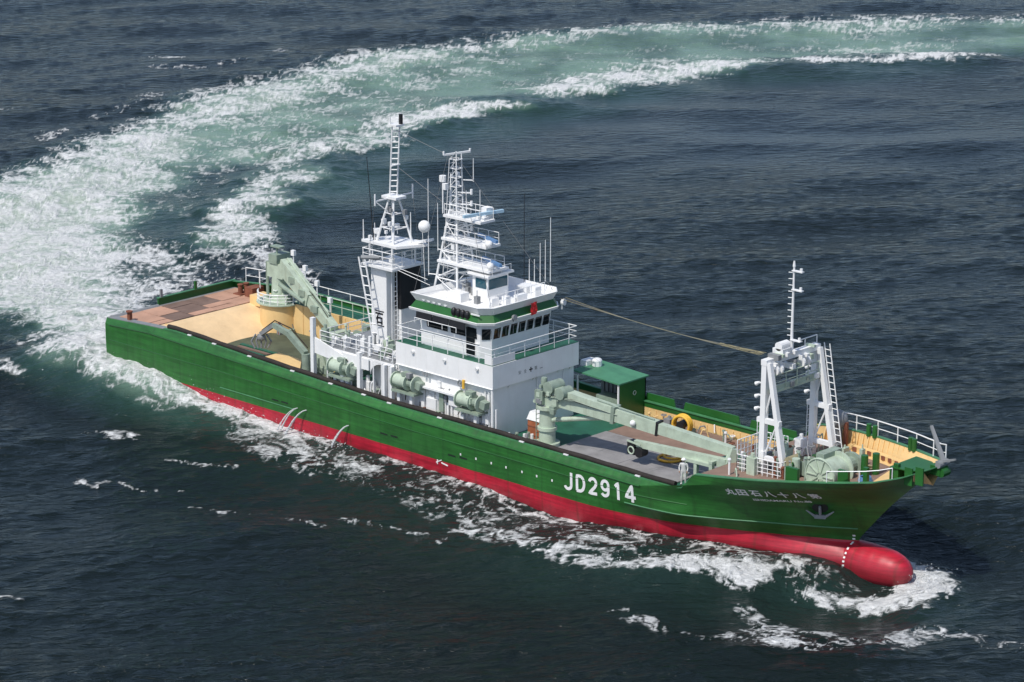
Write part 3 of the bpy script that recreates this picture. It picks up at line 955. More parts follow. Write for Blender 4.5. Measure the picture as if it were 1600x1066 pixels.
# port bulwark gaps read as raised plates with sloping ends
for x0, x1 in ((-0.9, 2.0), (2.5, 7.6), (8.2, 12.4)):
    y = 6.3
    MB().prism([(x0, y, 3.6), (x1, y, 3.6), (x1 - 0.25, y, 4.62), (x0 + 0.25, y, 4.62)], (0, 0.1, 0)).build('bulwark_plate', M['green'], hull)
for i in range(46):
    x = -12.5 + i * 0.56
    if x > -0.9:
        MB().box(x, x + 0.09, 6.0, 6.3, 3.1, 3.62).build('bulwark_stay', M['cream'], hull)
# stays inside the forecastle bulwark, port
for i in range(22):
    x = 15.0 + i * 0.5
    y = float(yt(x)) - 0.2
    MB().prism([(x, y - 0.42, fdz(x)), (x, y, fdz(x)), (x, y, zt(x, 1) - 0.06), (x, y - 0.12, zt(x, 1) - 0.06)], (0.07, 0, 0)).build('bulwark_stay', M['cream'], hull)
# long black fender pipe lying on the starboard gunwale with its white brackets
fp = []
for x in np.linspace(-36.2, 12.3, 60):
    fp.append((x, -float(yt(x)) + 0.24, float(zt(x, -1)) + 0.13 + 0.02 * math.sin(x * 1.7)))
MB().tube(fp, 0.17, 10).build('fender_pipe', M['rubber'], hull, auto=R(50))
for x in (-33.6, -30.9, -27.1, -22.6, -18.7, -15.4, -12.9, -8.1, -0.6, 3.3, 9.4):
    z = float(zt(x, -1))
    MB().box(x - 0.2, x + 0.2, -float(yt(x)) - 0.045, -float(yt(x)) + 0.06, z + 0.016, z + 0.09).build('fender_bracket', M['white_clean'], hull)
# rubbing strakes
def strake(x0, x1, zf, r, name, mat, n=70):
    pts = []
    for x in np.linspace(x0, x1, n):
        p, nn = hull_side(x, zf(x), 0.0)
        pts.append(p)
    MB().tube(pts, r, 6).build(name, mat, hull)
strake(-42.5, 13, lambda x: float(np.interp(x, [-43, -30, -10, 13], [2.9, 2.95, 2.75, 2.8])), 0.04, 'rubbing_strake', M['green'])
def knuckle_z(x):
    z = float(ip(x, ZT_S)) - 0.44
    return min(z, 3.56 + min(max((-10 - x) * 0.028, 0), 0.9))
strake(-42.5, 9.8, lambda x: knuckle_z(x) - 0.02, 0.075, 'half_round_bar', M['green'])
strake(8.5, 22.2, lambda x: 2.06, 0.05, 'chine_bar', M['green_cap'])
strake(-30, -22, lambda x: 1.75, 0.045, 'rubbing_strake', M['green_cap'], 12)

# lettering: outlines are laid on the curved plating
def lettering(txt, name, p0, p1, height, mat, parent, on_hull=True, stretch=1.0, thick=0.0, frame=None, spacing=1.0):
    cu = bpy.data.curves.new(name, 'FONT')
    cu.body = txt
    cu.size = 1.0
    cu.offset = thick
    cu.space_character = spacing
    cu.resolution_u = 4
    tmp = bpy.data.objects.new(name, cu)
    COL.objects.link(tmp)
    dg = bpy.context.evaluated_depsgraph_get()
    me = bpy.data.meshes.new_from_object(tmp.evaluated_get(dg))
    bpy.data.objects.remove(tmp)
    n = len(me.vertices)
    co = np.zeros(n * 3); me.vertices.foreach_get('co', co); co = co.reshape(-1, 3)
    lo, hi = co.min(0), co.max(0)
    u = (co[:, 0] - lo[0]) / (hi[0] - lo[0])
    v = (co[:, 1] - lo[1]) / (hi[1] - lo[1])
    if on_hull:
        # subdivide long faces first so that they follow the plating
        bm = bmesh.new(); bm.from_mesh(me)
        bmesh.ops.triangulate(bm, faces=bm.faces)
        vs = list(bm.verts)
        for vt in vs:
            uu = (vt.co.x - lo[0]) / (hi[0] - lo[0]); vv = (vt.co.y - lo[1]) / (hi[1] - lo[1])
            x = lerp(p0[0], p1[0], uu); z = lerp(p0[1], p1[1], uu) + vv * height
            vt.co = hull_side(x, z, 0.03)[0]
        bm.to_mesh(me); bm.free()
    else:
        o0, ax, ay = [Vector(q) for q in frame]
        for i in range(n):
            me.vertices[i].co = o0 + ax * float(u[i]) + ay * float(v[i])
    me.materials.clear(); me.materials.append(mat)
    o = bpy.data.objects.new(name, me); COL.objects.link(o); o.parent = parent
    return o
def arc(cx, cy, rx, ry, a0, a1, n=12):
    return [(cx + rx * math.cos(R(lerp(a0, a1, i / n))), cy + ry * math.sin(R(lerp(a0, a1, i / n)))) for i in range(n + 1)]
GLYPHS = {'J': [[(0.8, 1.0), (0.8, 0.3)] + arc(0.48, 0.3, 0.32, 0.21, 0, -165)],
          'D': [[(0.15, 0.09), (0.15, 0.91), (0.45, 0.91)] + arc(0.45, 0.5, 0.42, 0.41, 90, -90) + [(0.1, 0.09)]],
          '2': [arc(0.5, 0.66, 0.34, 0.25, 165, -15) + [(0.7, 0.45), (0.15, 0.09), (0.92, 0.09)]],
          '9': [arc(0.5, 0.66, 0.33, 0.25, 0, 360, 22), [(0.83, 0.66), (0.81, 0.42)] + arc(0.47, 0.33, 0.34, 0.24, 10, -150)],
          '1': [[(0.25, 0.72), (0.55, 0.92), (0.55, 0.0)]],
          '4': [[(0.98, 0.27), (0.05, 0.27), (0.68, 0.94), (0.68, 0.0)]]}
def stroke_text(txt, x0, z0, x1, z1, height, gw, wdt, name):
    """painted block capitals, each stroke a strip laid on the plating"""
    mb = MB()
    n = len(txt)
    for i, ch in enumerate(txt):
        ox = lerp(x0, x1, i / (n - 1)); oz = lerp(z0, z1, i / (n - 1))
        for line in GLYPHS[ch]:
            P2 = [Vector((ox + u * gw, oz + v * height + (u * gw) * (z1 - z0) / (x1 - x0))) for u, v in line]
            fine = []
            for a, c in zip(P2[:-1], P2[1:]):
                k = max(1, int((c - a).length / 0.12))
                fine += [a.lerp(c, j / k) for j in range(k)]
            fine.append(P2[-1])
            L_, R_ = [], []
            for j, p in enumerate(fine):
                t = (fine[min(j + 1, len(fine) - 1)] - fine[max(j - 1, 0)]).normalized()
                nn = Vector((-t.y, t.x)) * (wdt / 2)
                L_.append(hull_side(p.x + nn.x, p.y + nn.y, 0.03)[0]); R_.append(hull_side(p.x - nn.x, p.y - nn.y, 0.03)[0])
            mb.loft([L_, R_])
    return mb.build(name, M['mark'], hull)
stroke_text('JD2914', 3.42, 1.78, 8.62, 2.17, 1.22, 0.84, 0.21, 'hull_number')['label'] = 'large white painted hull number'
for ch, px, w in (('丸', 1140, 11), ('田', 1159, 13), ('石', 1181, 14), ('八', 1203, 12), ('十', 1225, 11), ('八', 1247, 13), ('第', 1271, 14)):
    t_ = (px - 1140) / 131.0
    xc = lerp(16.15, 20.95, t_); zc = lerp(4.06, 4.36, t_)
    lettering(ch, 'name_character', (xc - 0.31, zc - 0.02), (xc + 0.31, zc + 0.02), 0.5, M['mark'], hull, thick=0.028)
lettering('ISHIDAMARU No.88', 'ship_name', (17.2, 3.72), (20.4, 3.92), 0.17, M['mark'], hull, thick=0.014)
# draught marks down the stem and load-line marks
for i in range(11):
    z = 1.55 - i * 0.24
    x = 22.02 - 0.05 * i if z > 1.25 else 22.0
    p, nn = hull_side(x - 0.12, z)
    q = [hull_side(x - 0.12 + a, z + c, 0.02)[0] for a, c in ((-0.07, -0.055), (0.07, -0.055), (0.07, 0.055), (-0.07, 0.055))]
    MB().add(q, [(0, 1, 2, 3)]).build('draught_mark', M['mark'], hull)
for i, px in enumerate((720, 744, 768, 791, 816, 839, 863)):
    p = spot(px, 710 + (px - 720) * 0.285, Y=-6.5)
    q = [hull_side(p.x + a, p.z + c, 0.025)[0] for a, c in ((-0.06, -0.08), (0.06, -0.08), (0.06, 0.08), (-0.06, 0.08))]
    MB().add(q, [(0, 1, 2, 3)]).build('hull_mark', M['mark'], hull)
for a, b_ in (((682, 722), (690, 719)), ((684, 718), (684, 725)), ((690, 723), (700, 728))):
    pa, pb = spot(*a, Y=-6.5), spot(*b_, Y=-6.5)
    qa, qb = hull_side(pa.x, pa.z, 0.02)[0], hull_side(pb.x, pb.z, 0.02)[0]
    MB().beam(qa, qb, 0.05, 0.07).build('load_line_mark', M['mark'], hull)
# discharge openings and freeing ports
for px, py in ((430, 625), (445, 629), (600, 678), (616, 682), (706, 712), (724, 716)):
    p = spot(px, py, Y=-6.5)
    q = [hull_side(p.x + a, p.z + c, 0.015)[0] for a, c in ((-0.35, -0.05), (0.35, -0.05), (0.35, 0.05), (-0.35, 0.05))]
    MB().add(q, [(0, 1, 2, 3)]).build('scupper', M['black'], hull)
# anchor in its pocket
ac, an = hull_side(20.55, 3.3, 0.03)
tx = Vector((0.86, 0.5, 0)); tx = (tx - an * tx.dot(an)).normalized(); tz = an.cross(tx)
if tz.z < 0: tz = -tz
pk = [ac + tx * (0.5 * math.cos(t)) + tz * (0.42 * math.sin(t)) + tz * 0.25 for t in np.linspace(0, 2 * math.pi, 18, endpoint=False)]
MB().prism(pk, an * 0.02).build('anchor_pocket', M['black'], hull)
am = MB()
am.cyl(ac + an * 0.12 + tz * 0.45, ac + an * 0.12 - tz * 0.35, 0.09, 0.09, 8)
am.beam(ac + an * 0.12 - tz * 0.4 - tx * 0.35, ac + an * 0.12 - tz * 0.4 + tx * 0.35, 0.24, 0.24)
for s_ in (-1, 1):
    am.beam(ac + an * 0.12 - tz * 0.38 + tx * s_ * 0.35, ac + an * 0.16 + tz * 0.12 + tx * s_ * 0.85, 0.26, 0.16, 0.08, 0.06)
am.build('anchor', M['grey'], hull, label='dark anchor stowed in the bow')

# ------------------------------------------------------------------ decks
def deck_sheet(x0, x1, z, inset, name, mat, n=24, parent=None):
    a, c = [], []
    for x in np.linspace(x0, x1, n):
        zz = z(x) if callable(z) else z
        y = max(0.01, min(float(yt(x)), hull_half(x, zz)) - inset)
        a.append((x, -y, zz)); c.append((x, y, zz))
    return MB().loft([a, c]).build(name, mat, parent or ship)
main_deck = deck_sheet(-36, 13.45, 3.1, 0.15, 'main_deck', M['deck_green'])
fore_deck = deck_sheet(13.4, 27.6, fdz, 0.15, 'fore_deck', M['brown_deck'])
hw0, hw1 = hull_half(13.4, 3.1) - 0.12, min(float(yt(13.4)), hull_half(13.4, 4.6)) - 0.12
MB().prism([(13.38, -hw0, 3.08), (13.38, hw0, 3.08), (13.38, hw1, 4.72), (13.38, -hw1, 4.72)], (0.07, 0, 0)).build('deck_bulkhead', M['green'], main_deck)
# grey working platform of steel plates
for i in range(4):
    for j in range(3):
        MB().box(0.1 + i * 2.6, 0.1 + i * 2.6 + 2.58, -3.9 + j * 1.75, -3.9 + j * 1.75 + 1.73, 3.104, 3.19 + 0.004 * ((i * 3 + j) % 2)).build('deck_plate', M['grey_plate'], main_deck)
MB().box(0.1, 10.5, -5.9, -4.0, 3.104, 3.14).build('deck_strip', M['brown_deck'], main_deck)
MB().box(0.1, 12.5, 1.5, 5.9, 3.104, 3.14).build('deck_strip', M['brown_deck'], main_deck)
# stern deck: raised, with rusty pink plates and worn dark patches
stern_deck = MB()
stern_deck.box(-42.9, -38.3, -6.2, 6.2, 4.3, 4.5)
stern_deck = stern_deck.build('stern_deck', M['grey'], ship)
xs = [-42.3, -41.2, -40.1, -39.2, -38.35]
ys = [-5.6, -3.6, -1.6, 0.6, 2.6, 4.6, 5.9]
for i in range(4):
    for j in range(6):
        dk = (i, j) in ((0, 2), (0, 3), (1, 2), (1, 3), (2, 1), (3, 1), (2, 2))
        MB().box(xs[i] + 0.02, xs[i + 1] - 0.02, ys[j] + 0.02, ys[j + 1] - 0.02, 4.505, 4.56 + 0.012 * ((i + j) % 3)).build('deck_plate', M['dark_deck' if dk else 'pink_deck'], stern_deck)
MB().cyl((-42.75, -6.0, 4.42), (-42.75, -1.5, 4.42), 0.2, 0.2, 14).build('stern_roller', M['grey'], stern_deck, auto=R(40))
MB().box(-42.95, -42.8, -1.4, 6.3, 4.45, 5.02).build('transom_bulwark', M['green'], stern_deck)
MB().box(-43.0, -42.74, -1.45, 6.35, 5.02, 5.08).build('transom_cap', M['green_cap'], stern_deck)
for y in (-1.2, 2.2):
    MB().box(-42.9, -42.75, y, y + 0.2, 5.08, 5.7).build('transom_post', M['green' if y > 0 else 'grey'], stern_deck)
b_ = MB(); b_.box(-40.9, -40.6, -6.0, -5.75, 4.5, 5.25); b_.cyl((-40.75, -5.9, 5.25), (-40.75, -5.9, 5.33), 0.26, 0.26, 10)
b_.build('bollard', M['rust'], stern_deck)
b_ = MB()
for dy in (0, 0.6):
    b_.cyl((-40.6, 4.9 + dy, 4.56), (-40.6, 4.9 + dy, 5.3), 0.19, 0.19, 10); b_.cyl((-40.6, 4.9 + dy, 5.3), (-40.6, 4.9 + dy, 5.36), 0.24, 0.24, 10)
b_.box(-41.0, -40.2, 4.5, 5.9, 4.56, 4.66)
b_.build('mooring_bitts', M['rust'], stern_deck)
MB().box(-39.9, -39.0, 4.7, 5.9, 4.56, 5.3).build('deck_locker', M['rust'], stern_deck)
MB().rail([(-41.4, 6.2, 5.05), (-39.0, 6.2, 5.2), (-39.0, 5.5, 5.2)], 1.25, 2, 1.3, 0.035).build('guard_rail', M['white_clean'], stern_deck)
# cream ramp down to the well
rp = MB()
ra = [(-38.3, y, 4.52) for y in np.linspace(-6.2, 4.2, 8)]
rb = [(-34.9 + 0.1 * abs(y), y, 3.11) for y in np.linspace(-6.2, 4.2, 8)]
rp.loft([ra, [tuple(lerp(Vector(a), Vector(c), 0.12) + Vector((0.1, 0, 0.05))) for a, c in zip(ra, rb)], rb])
ramp = rp.build('ramp', M['ramp'], ship)
MB().tube([(-38.2, -4.6, 4.55), (-36.2, -3.4, 3.72), (-35.1, -2.9, 3.2)], 0.035, 6).build('ramp_weld', M['cream'], ramp)
for i in range(4):
    MB().cyl((-37.9 + i * 0.55, 4.1 - i * 0.05, 4.36 - i * 0.24), (-37.9 + i * 0.55, 3.95 - i * 0.05, 4.4 - i * 0.24), 0.1, 0.1, 8).build('ramp_eye', M['cream'], ramp)
# port side of the well: tall cream wall carrying the walkway, and the crane pedestal
well_wall = MB().box(-33.6, -21.5, 3.9, 4.05, 3.1, 5.3).build('well_wall', M['cream'], ship)
MB().box(-33.6, -21.5, 4.05, 6.25, 5.22, 5.32).build('walkway', M['deck_green'], well_wall)
MB().rail([(-33.0, 4.1, 5.32), (-21.5, 4.1, 5.32)], 1.1, 2, 1.2, 0.04).build('guard_rail', M['mint'], well_wall)
MB().rail([(-37.0, 6.35, 5.75), (-28, 6.35, 5.7), (-18, 6.35, 4.95)], 0.5, 1, 2.4, 0.035).build('guard_rail', M['white_clean'], well_wall)
for i in range(5):
    MB().box(-32.5 + i * 2.3, -32.42 + i * 2.3, 3.86, 3.9, 3.15, 5.25).build('wall_stiffener', M['cream'], well_wall)
deck_sheet(-35.4, -21.3, 3.106, 0.3, 'well_floor', M['well_floor'], parent=main_deck)
# small raised cream hatch, starboard side of the well
MB().prism([spot(*q, Z=3.5) for q in ((412, 558), (436, 551), (471, 562), (468, 582))], (0, 0, -0.38)).build('hatch_coaming', M['cream'], main_deck)
# ------------------------------------------------------------------ deckhouse
house = MB().box(-13.0, -4.1, -5.2, 2.7, 3.1, 6.75).build('deckhouse', M['white'], ship)
up = MB()
up.box(-12.9, -3.83, -5.5, 2.9, 6.7, 8.28)
up.build('upper_block', M['white'], house)
MB().box(-12.88, -3.9, -5.45, 2.85, 8.28, 8.32).build('bridge_deck', M['deck_green'], house)
# knuckle brackets and scuttles under the front overhang
for y in (-3.8, -1.4, 1.0, 2.2):
    MB().prism([(-4.1, y, 6.7), (-3.86, y, 6.7), (-4.1, y, 6.42)], (0, 0.1, 0)).build('bracket', M['white'], house)
MB().cyl((-3.95, -5.42, 3.1), (-3.95, -5.42, 6.7), 0.09, 0.09, 8).build('corner_post', M['white'], house)
MB().cyl((-4.0, -1.0, 3.1), (-4.0, -1.0, 6.7), 0.05, 0.05, 6).build('down_pipe', M['white'], house)
MB().cyl((-4.02, 1.6, 4.2), (-4.02, 1.6, 6.7), 0.04, 0.04, 6).build('down_pipe', M['white'], house)
# motto in dark characters on the front
for i, ch in enumerate('安全✚第一'):
    y0 = -3.05 + i * 0.52
    big = 0.34 if ch == '✚' else 0.27
    t_ = lettering(ch if ch != '✚' else '+', 'motto_character', None, None, 0, M['black'] if ch == '✚' else M['grey'], house, False, thick=0.03 if ch == '✚' else 0.012,
                   frame=((-3.822, y0, 7.36 - big / 2), (0, big, 0), (0, 0, big if ch != '一' else 0.05)))
# rails round the bridge deck
MB().rail([(-12.8, 2.8, 8.32), (-12.8, -5.42, 8.32), (-3.95, -5.42, 8.32), (-3.95, 2.8, 8.32), (-7.5, 2.8, 8.32)], 1.08, 3, 1.45, 0.03).build('bridge_rail', M['white_clean'], house)
MB().box(-3.93, -3.89, -5.42, -3.3, 8.34, 8.85).build('wind_screen', M['white'], house)
MB().box(-4.6, -3.95, -5.46, -5.42, 8.34, 8.95).build('wind_screen', M['white'], house)
MB().beam((-3.9, -3.2, 8.3), (-3.9, 2.85, 8.3), 0.14, 0.05).build('deck_edge', M['deck_green'], house)

# wheelhouse
wx0, wx1, wy0, wy1 = -11.2, -5.15, -4.75, 1.9
def wh_ring(z, grow, nose=0.0):
    c = 0.55
    return [(wx0 - grow, wy0 - grow, z), (wx1 - c + grow * 0.5 + nose, wy0 - grow, z), (wx1 + grow + nose, wy0 + c - grow * 0.5, z),
            (wx1 + grow + nose, wy1 - c + grow * 0.5, z), (wx1 - c + grow * 0.5 + nose, wy1 + grow, z), (wx0 - grow, wy1 + grow, z)]
wm = MB()
wm.loft([wh_ring(8.32, 0), wh_ring(9.45, 0), wh_ring(10.85, 0.12, 0.1)], True)
wheel = wm.build('wheelhouse', M['white'], ship)
wr = MB()
wr.loft([wh_ring(10.70, 0.35), wh_ring(10.72, 0.55), wh_ring(10.88, 0.6), wh_ring(10.9, 0.5)], True)
wr.build('eave', M['white'], wheel)
MB().loft([wh_ring(10.89, 0.52), wh_ring(11.42, 0.2)], True).build('roof_band', M['green'], wheel)
wp = MB()
wp.loft([wh_ring(11.36, 0.24), wh_ring(11.9, 0.52), wh_ring(11.92, 0.46), wh_ring(11.4, 0.15)], True)
wp.build('parapet', M['white'], wheel)
tp = wh_ring(11.45, 0.2)
MB().add(tp, [tuple(range(len(tp)))]).build('roof_top', M['white'], wheel)
# windows: raked front lights
def quad_plate(pts, nrm, th, name, mat, parent):
    nrm = Vector(nrm).normalized()
    return MB().prism([Vector(p) for p in pts], nrm * th).build(name, mat, parent)
def front_pt(y, z):
    t = (z - 9.45) / 1.4
    return Vector((wx1 + 0.22 * t, y, z))
nw = 7
ya, yb = wy0 + 0.55, wy1 - 0.55
pw = (yb - ya) / nw
for i in range(nw):
    y0, y1 = ya + i * pw + 0.1, ya + (i + 1) * pw - 0.1
    sh = 0.07
    quad_plate([front_pt(y0, 9.62), front_pt(y1, 9.62), front_pt(y1 + sh * 0.5, 10.38), front_pt(y0 + sh * 0.5, 10.38)], (1, 0, 0.15), 0.025, 'window', M['glass'], wheel)
    fr = MB()
    for a, c in (((y0 - 0.03, 9.6), (y1 + 0.03, 9.6)), ((y0 - 0.03, 10.4), (y1 + 0.03, 10.4))):
        fr.beam(front_pt(*a) + Vector((0.02, 0, 0)), front_pt(*c) + Vector((0.02, 0, 0)), 0.04, 0.05)
    fr.build('window_frame', M['white_clean'], wheel)
# corner lights
quad_plate([(wx1 - 0.46, wy0 + 0.06, 9.62), (wx1 - 0.08, wy0 + 0.46, 9.62), (wx1 + 0.06, wy0 + 0.4, 10.38), (wx1 - 0.36, wy0 - 0.02, 10.38)], (0.7, -0.7, 0.1), 0.05, 'window', M['glass'], wheel)
for x0, x1 in ((-6.75, -5.95), (-8.35, -7.0), (-10.6, -8.65)):
    quad_plate([(x0, wy0 - 0.03, 9.62), (x1, wy0 - 0.03, 9.62), (x1, wy0 - 0.1, 10.36), (x0, wy0 - 0.1, 10.36)], (0, -1, 0.08), 0.02, 'window', M['glass'], wheel)
# dark sun awning hung along the starboard side
for i in range(3):
    x0 = -11.1 + i * 1.55
    MB().prism([(x0, wy0 - 0.55, 10.68), (x0 + 1.47, wy0 - 0.55, 10.68), (x0 + 1.47, wy0 - 0.62, 10.22), (x0, wy0 - 0.62, 10.22)], (0, 0.03, 0)).build('awning', M['black'], wheel)
MB().box(-6.9, -6.15, wy0 - 0.08, wy0 - 0.02, 8.4, 10.3).build('side_door', M['glass'], wheel)
MB().rail([(-11.2, wy0 - 0.62, 9.9), (-7.3, wy0 - 0.62, 9.9)], 0.35, 1, 1.3, 0.025).build('hand_rail', M['white_clean'], wheel)
MB().tube([(wx0, wy0 - 0.05, 9.3), (wx1 - 0.6, wy0 - 0.05, 9.3)], 0.035, 6).build('hand_rail', M['white_clean'], wheel)
# lamps, boxes and clutter on the starboard eave
for i, px in enumerate((664, 672, 680, 689, 698)):
    p = spot(px, 470 + (px - 664) * 0.27, Y=-4.95)
    b_ = MB(); b_.cyl(p + Vector((0, 0, -0.25)), p + Vector((0, 0, 0.12)), 0.05, 0.05, 6); b_.cyl(p + Vector((0, -0.14, 0.18)), p + Vector((0, 0.14, 0.18)), 0.16, 0.12, 10)
    b_.build('flood_lamp', M['white_clean'], wheel)
for px in (709, 716, 723, 730):
    p = spot(px, 487 + (px - 709) * 0.27, Y=-5.2)
    MB().ball(p, 0.2, 10, 7, 1.5).build('mooring_float', M['black'], wheel)
p = spot(741, 492, Y=-5.2)
MB().box(p.x - 0.3, p.x + 0.5, p.y - 0.03, p.y + 0.03, p.z - 0.04, p.z + 0.05).build('name_board', M['white_clean'], wheel)
# red cloth on the front parapet
rc = spot(833, 484, X=-4.6)
rg = [[(-4.52 + 0.05 * math.sin(3 * a + 2 * c), rc.y - 0.3 + 0.2 * a, rc.z + 0.52 - 0.21 * c - 0.03 * math.sin(2 * a)) for a in range(4)] for c in range(5)]
MB().loft(rg).build('red_signal_cloth', M['red'], wheel, label='small red cloth hung over the front parapet')
for y in (-2.6,):
    p = spot(802, 496, X=-4.55)
    b_ = MB(); b_.cyl(p, p + Vector((0.2, 0, 0.02)), 0.17, 0.2, 12); b_.cyl(p - Vector((0, 0, 0.3)), p, 0.05, 0.05, 6); b_.build('search_light', M['grey'], wheel)
p = spot(878, 472, X=-4.7)
b_ = MB(); b_.cyl(p, p + Vector((0.22, 0.05, 0.02)), 0.2, 0.23, 12); b_.cyl(p - Vector((0, 0, 0.5)), p, 0.05, 0.05, 6); b_.build('search_light', M['white_clean'], wheel)
# flying-bridge cabin
cab = MB()
cx0, cx1, cy0, cy1 = -8.7, -7.3, -2.35, -0.35
cab.box(cx0, cx1, cy0, cy1, 11.45, 13.15)
cab = cab.build('upper_cabin', M['white'], wheel)
MB().box(cx0 - 0.25, cx1 + 0.3, cy0 - 0.25, cy1 + 0.25, 13.15, 13.29).build('cabin_roof', M['white'], wheel)
MB().box(cx1 + 0.004, cx1 + 0.03, cy0 + 0.12, cy1 - 0.12, 12.25, 12.95).build('cabin_window', M['blue_glass'], wheel)
MB().box(cx0 + 0.3, cx1 - 0.12, cy0 - 0.03, cy0 - 0.004, 12.3, 12.95).build('cabin_window', M['blue_glass'], wheel)
MB().rail([(-7.0, -2.2, 13.29), (-7.0, -0.4, 13.29)], 0.5, 1, 0.9, 0.02).build('cabin_rail', M['white_clean'], wheel)
# equipment on the roof front
for x, y, sx, sy, sz in ((-6.6, -3.2, 0.5, 0.7, 0.55), (-6.0, -1.2, 0.4, 0.9, 0.5), (-6.2, 0.6, 0.5, 0.6, 0.7), (-9.6, -3.8, 1.2, 0.8, 0.6), (-7.8, 0.9, 1.0, 0.9, 0.5)):
    MB().box(x, x + sx, y, y + sy, 11.45, 11.45 + sz).build('roof_locker', M['white_clean'], wheel)
MB().rail([(-5.6, -3.9, 11.45), (-5.6, 1.4, 11.45)], 0.95, 2, 1.2, 0.025).build('roof_rail', M['white_clean'], wheel)
# whip aerials by the port side of the bridge roof
for px, top in ((827, 405), (835, 405), (844, 380), (852, 375), (860, 340), (819, 302)):
    p = spot(px, 440, Y=1.6)
    q = spot(px, top, Y=1.6)
    MB().cyl(p, (p.x, p.y, q.z), 0.03 if px != 819 else 0.022, 0.02, 5).build('whip_aerial', M['white_clean'] if px != 819 else M['black'], wheel)

# ------------------------------------------------------------------ radar mast on the wheelhouse roof
lat = MB()
bx0, bx1, by0, by1, bz = -12.1, -9.9, -2.6, -0.5, 11.45
tx0, tx1, ty0, ty1, tz = -11.3, -10.6, -1.9, -1.2, 17.0
def lat_pt(i, j, t):
    return Vector((lerp((bx0, bx1)[i], (tx0, tx1)[i], t), lerp((by0, by1)[j], (ty0, ty1)[j], t), lerp(bz, tz, t)))
for i in (0, 1):
    for j in (0, 1):
        lat.cyl(lat_pt(i, j, 0), lat_pt(i, j, 1), 0.085, 0.07, 6)
lv = 6
for k in range(lv + 1):
    t = k / lv
    ring_ = [lat_pt(0, 0, t), lat_pt(1, 0, t), lat_pt(1, 1, t), lat_pt(0, 1, t)]
    lat.tube(ring_ + [ring_[0]], 0.05, 5)
    if k < lv:
        t2 = (k + 1) / lv
        for (i, j), (i2, j2) in (((0, 0), (1, 0)), ((1, 0), (1, 1)), ((1, 1), (0, 1)), ((0, 1), (0, 0))):
            a, c = ((i, j), (i2, j2)) if k % 2 else ((i2, j2), (i, j))
            lat.cyl(lat_pt(*a, t), lat_pt(*c, t2), 0.035, 0.035, 5)
radar_mast = lat.build('radar_mast', M['white_clean'], ship)
def top_mast(z0, z1):
    m_ = MB()
    for dx, dy in ((-0.35, -0.3), (0.3, -0.3), (0.3, 0.3), (-0.35, 0.3)):
        m_.cyl((-11.0 + dx, -1.5 + dy, z0), (-11.0 + dx * 0.8, -1.5 + dy * 0.8, z1 - (1.4 if dx < 0 else 0)), 0.05, 0.045, 6)
    for z in np.arange(z0 + 0.5, z1, 0.62):
        m_.tube([(-11.32, -1.78, z), (-10.72, -1.78, z), (-10.72, -1.22, z), (-11.32, -1.22, z), (-11.32, -1.78, z)], 0.035, 5)
        m_.cyl((-11.32, -1.78, z), (-10.72, -1.78, z + 0.6), 0.028, 0.028, 5)
    m_.beam((-11.2, -2.5, z1), (-10.6, -0.6, z1 + 0.05), 0.14, 0.12)
    m_.cyl((-11.2, -2.5, z1), (-11.2, -2.5, z1 + 0.25), 0.07, 0.07, 6)
    m_.cyl((-10.6, -0.6, z1), (-10.6, -0.6, z1 + 0.25), 0.07, 0.07, 6)
    return m_
top_mast(16.9, 20.9).build('top_lattice', M['white_clean'], radar_mast)
# maintenance platforms with a scanner each
def platform(x0, x1, y0, y1, z, name='mast_platform'):
    b_ = MB(); b_.box(x0, x1, y0, y1, z, z + 0.16)
    b_.beam((x0 + 0.4, (y0 + y1) / 2, z - 0.9), (x1 - 0.6, (y0 + y1) / 2, z), 0.08, 0.1)
    return b_.build(name, M['white_clean'], radar_mast)
SCN = ((15.0, -11.4, -7.6, (767, 352), (748, 380), 'x'), (13.35, -11.2, -7.4, None, None, None))
platform(-11.5, -8.0, -2.3, -0.9, 16.6)
platform(-11.7, -7.5, -2.3, -0.9, 15.0)
platform(-11.9, -7.0, -2.5, -0.6, 13.45)
def scanner(c, ang, ln, mat):
    c = Vector(c)
    d = Vector((math.cos(ang), math.sin(ang), 0))
    b_ = MB(); b_.cyl(c, c + Vector((0, 0, 0.32)), 0.24, 0.2, 12); b_.box(c.x - 0.3, c.x + 0.3, c.y - 0.22, c.y + 0.22, c.z, c.z + 0.22)
    root = b_.build('radar_pedestal', M['white_clean'], radar_mast)
    MB().beam(c - d * ln / 2 + Vector((0, 0, 0.42)), c + d * ln / 2 + Vector((0, 0, 0.42)), 0.2, 0.2).build('radar_scanner', mat, radar_mast)
    return root
scanner((-8.4, -1.6, 16.76), R(78), 3.2, M['blue_white'])
scanner((-8.0, -1.6, 15.16), R(-18), 2.6, M['blue'])
scanner((-7.6, -1.6, 13.61), R(-20), 2.6, M['blue'])
MB().box(-8.9, -8.4, -1.3, -0.7, 16.76, 17.5).build('antenna_box', M['white_clean'], radar_mast)
MB().ball((-7.4, -2.1, 15.35), 0.26).build('satellite_dome', M['white_clean'], radar_mast, True)
MB().ball((-7.2, -2.2, 13.9), 0.26).build('satellite_dome', M['white_clean'], radar_mast, True)
b_ = MB(); b_.cyl((-11.9, -1.9, 16.7), (-11.9, -1.9, 18.9), 0.05, 0.05, 6); b_.cyl((-11.9, -1.9, 18.9), (-11.9, -1.9, 19.3), 0.24, 0.24, 10)
b_.build('antenna_pot', M['white_clean'], radar_mast)
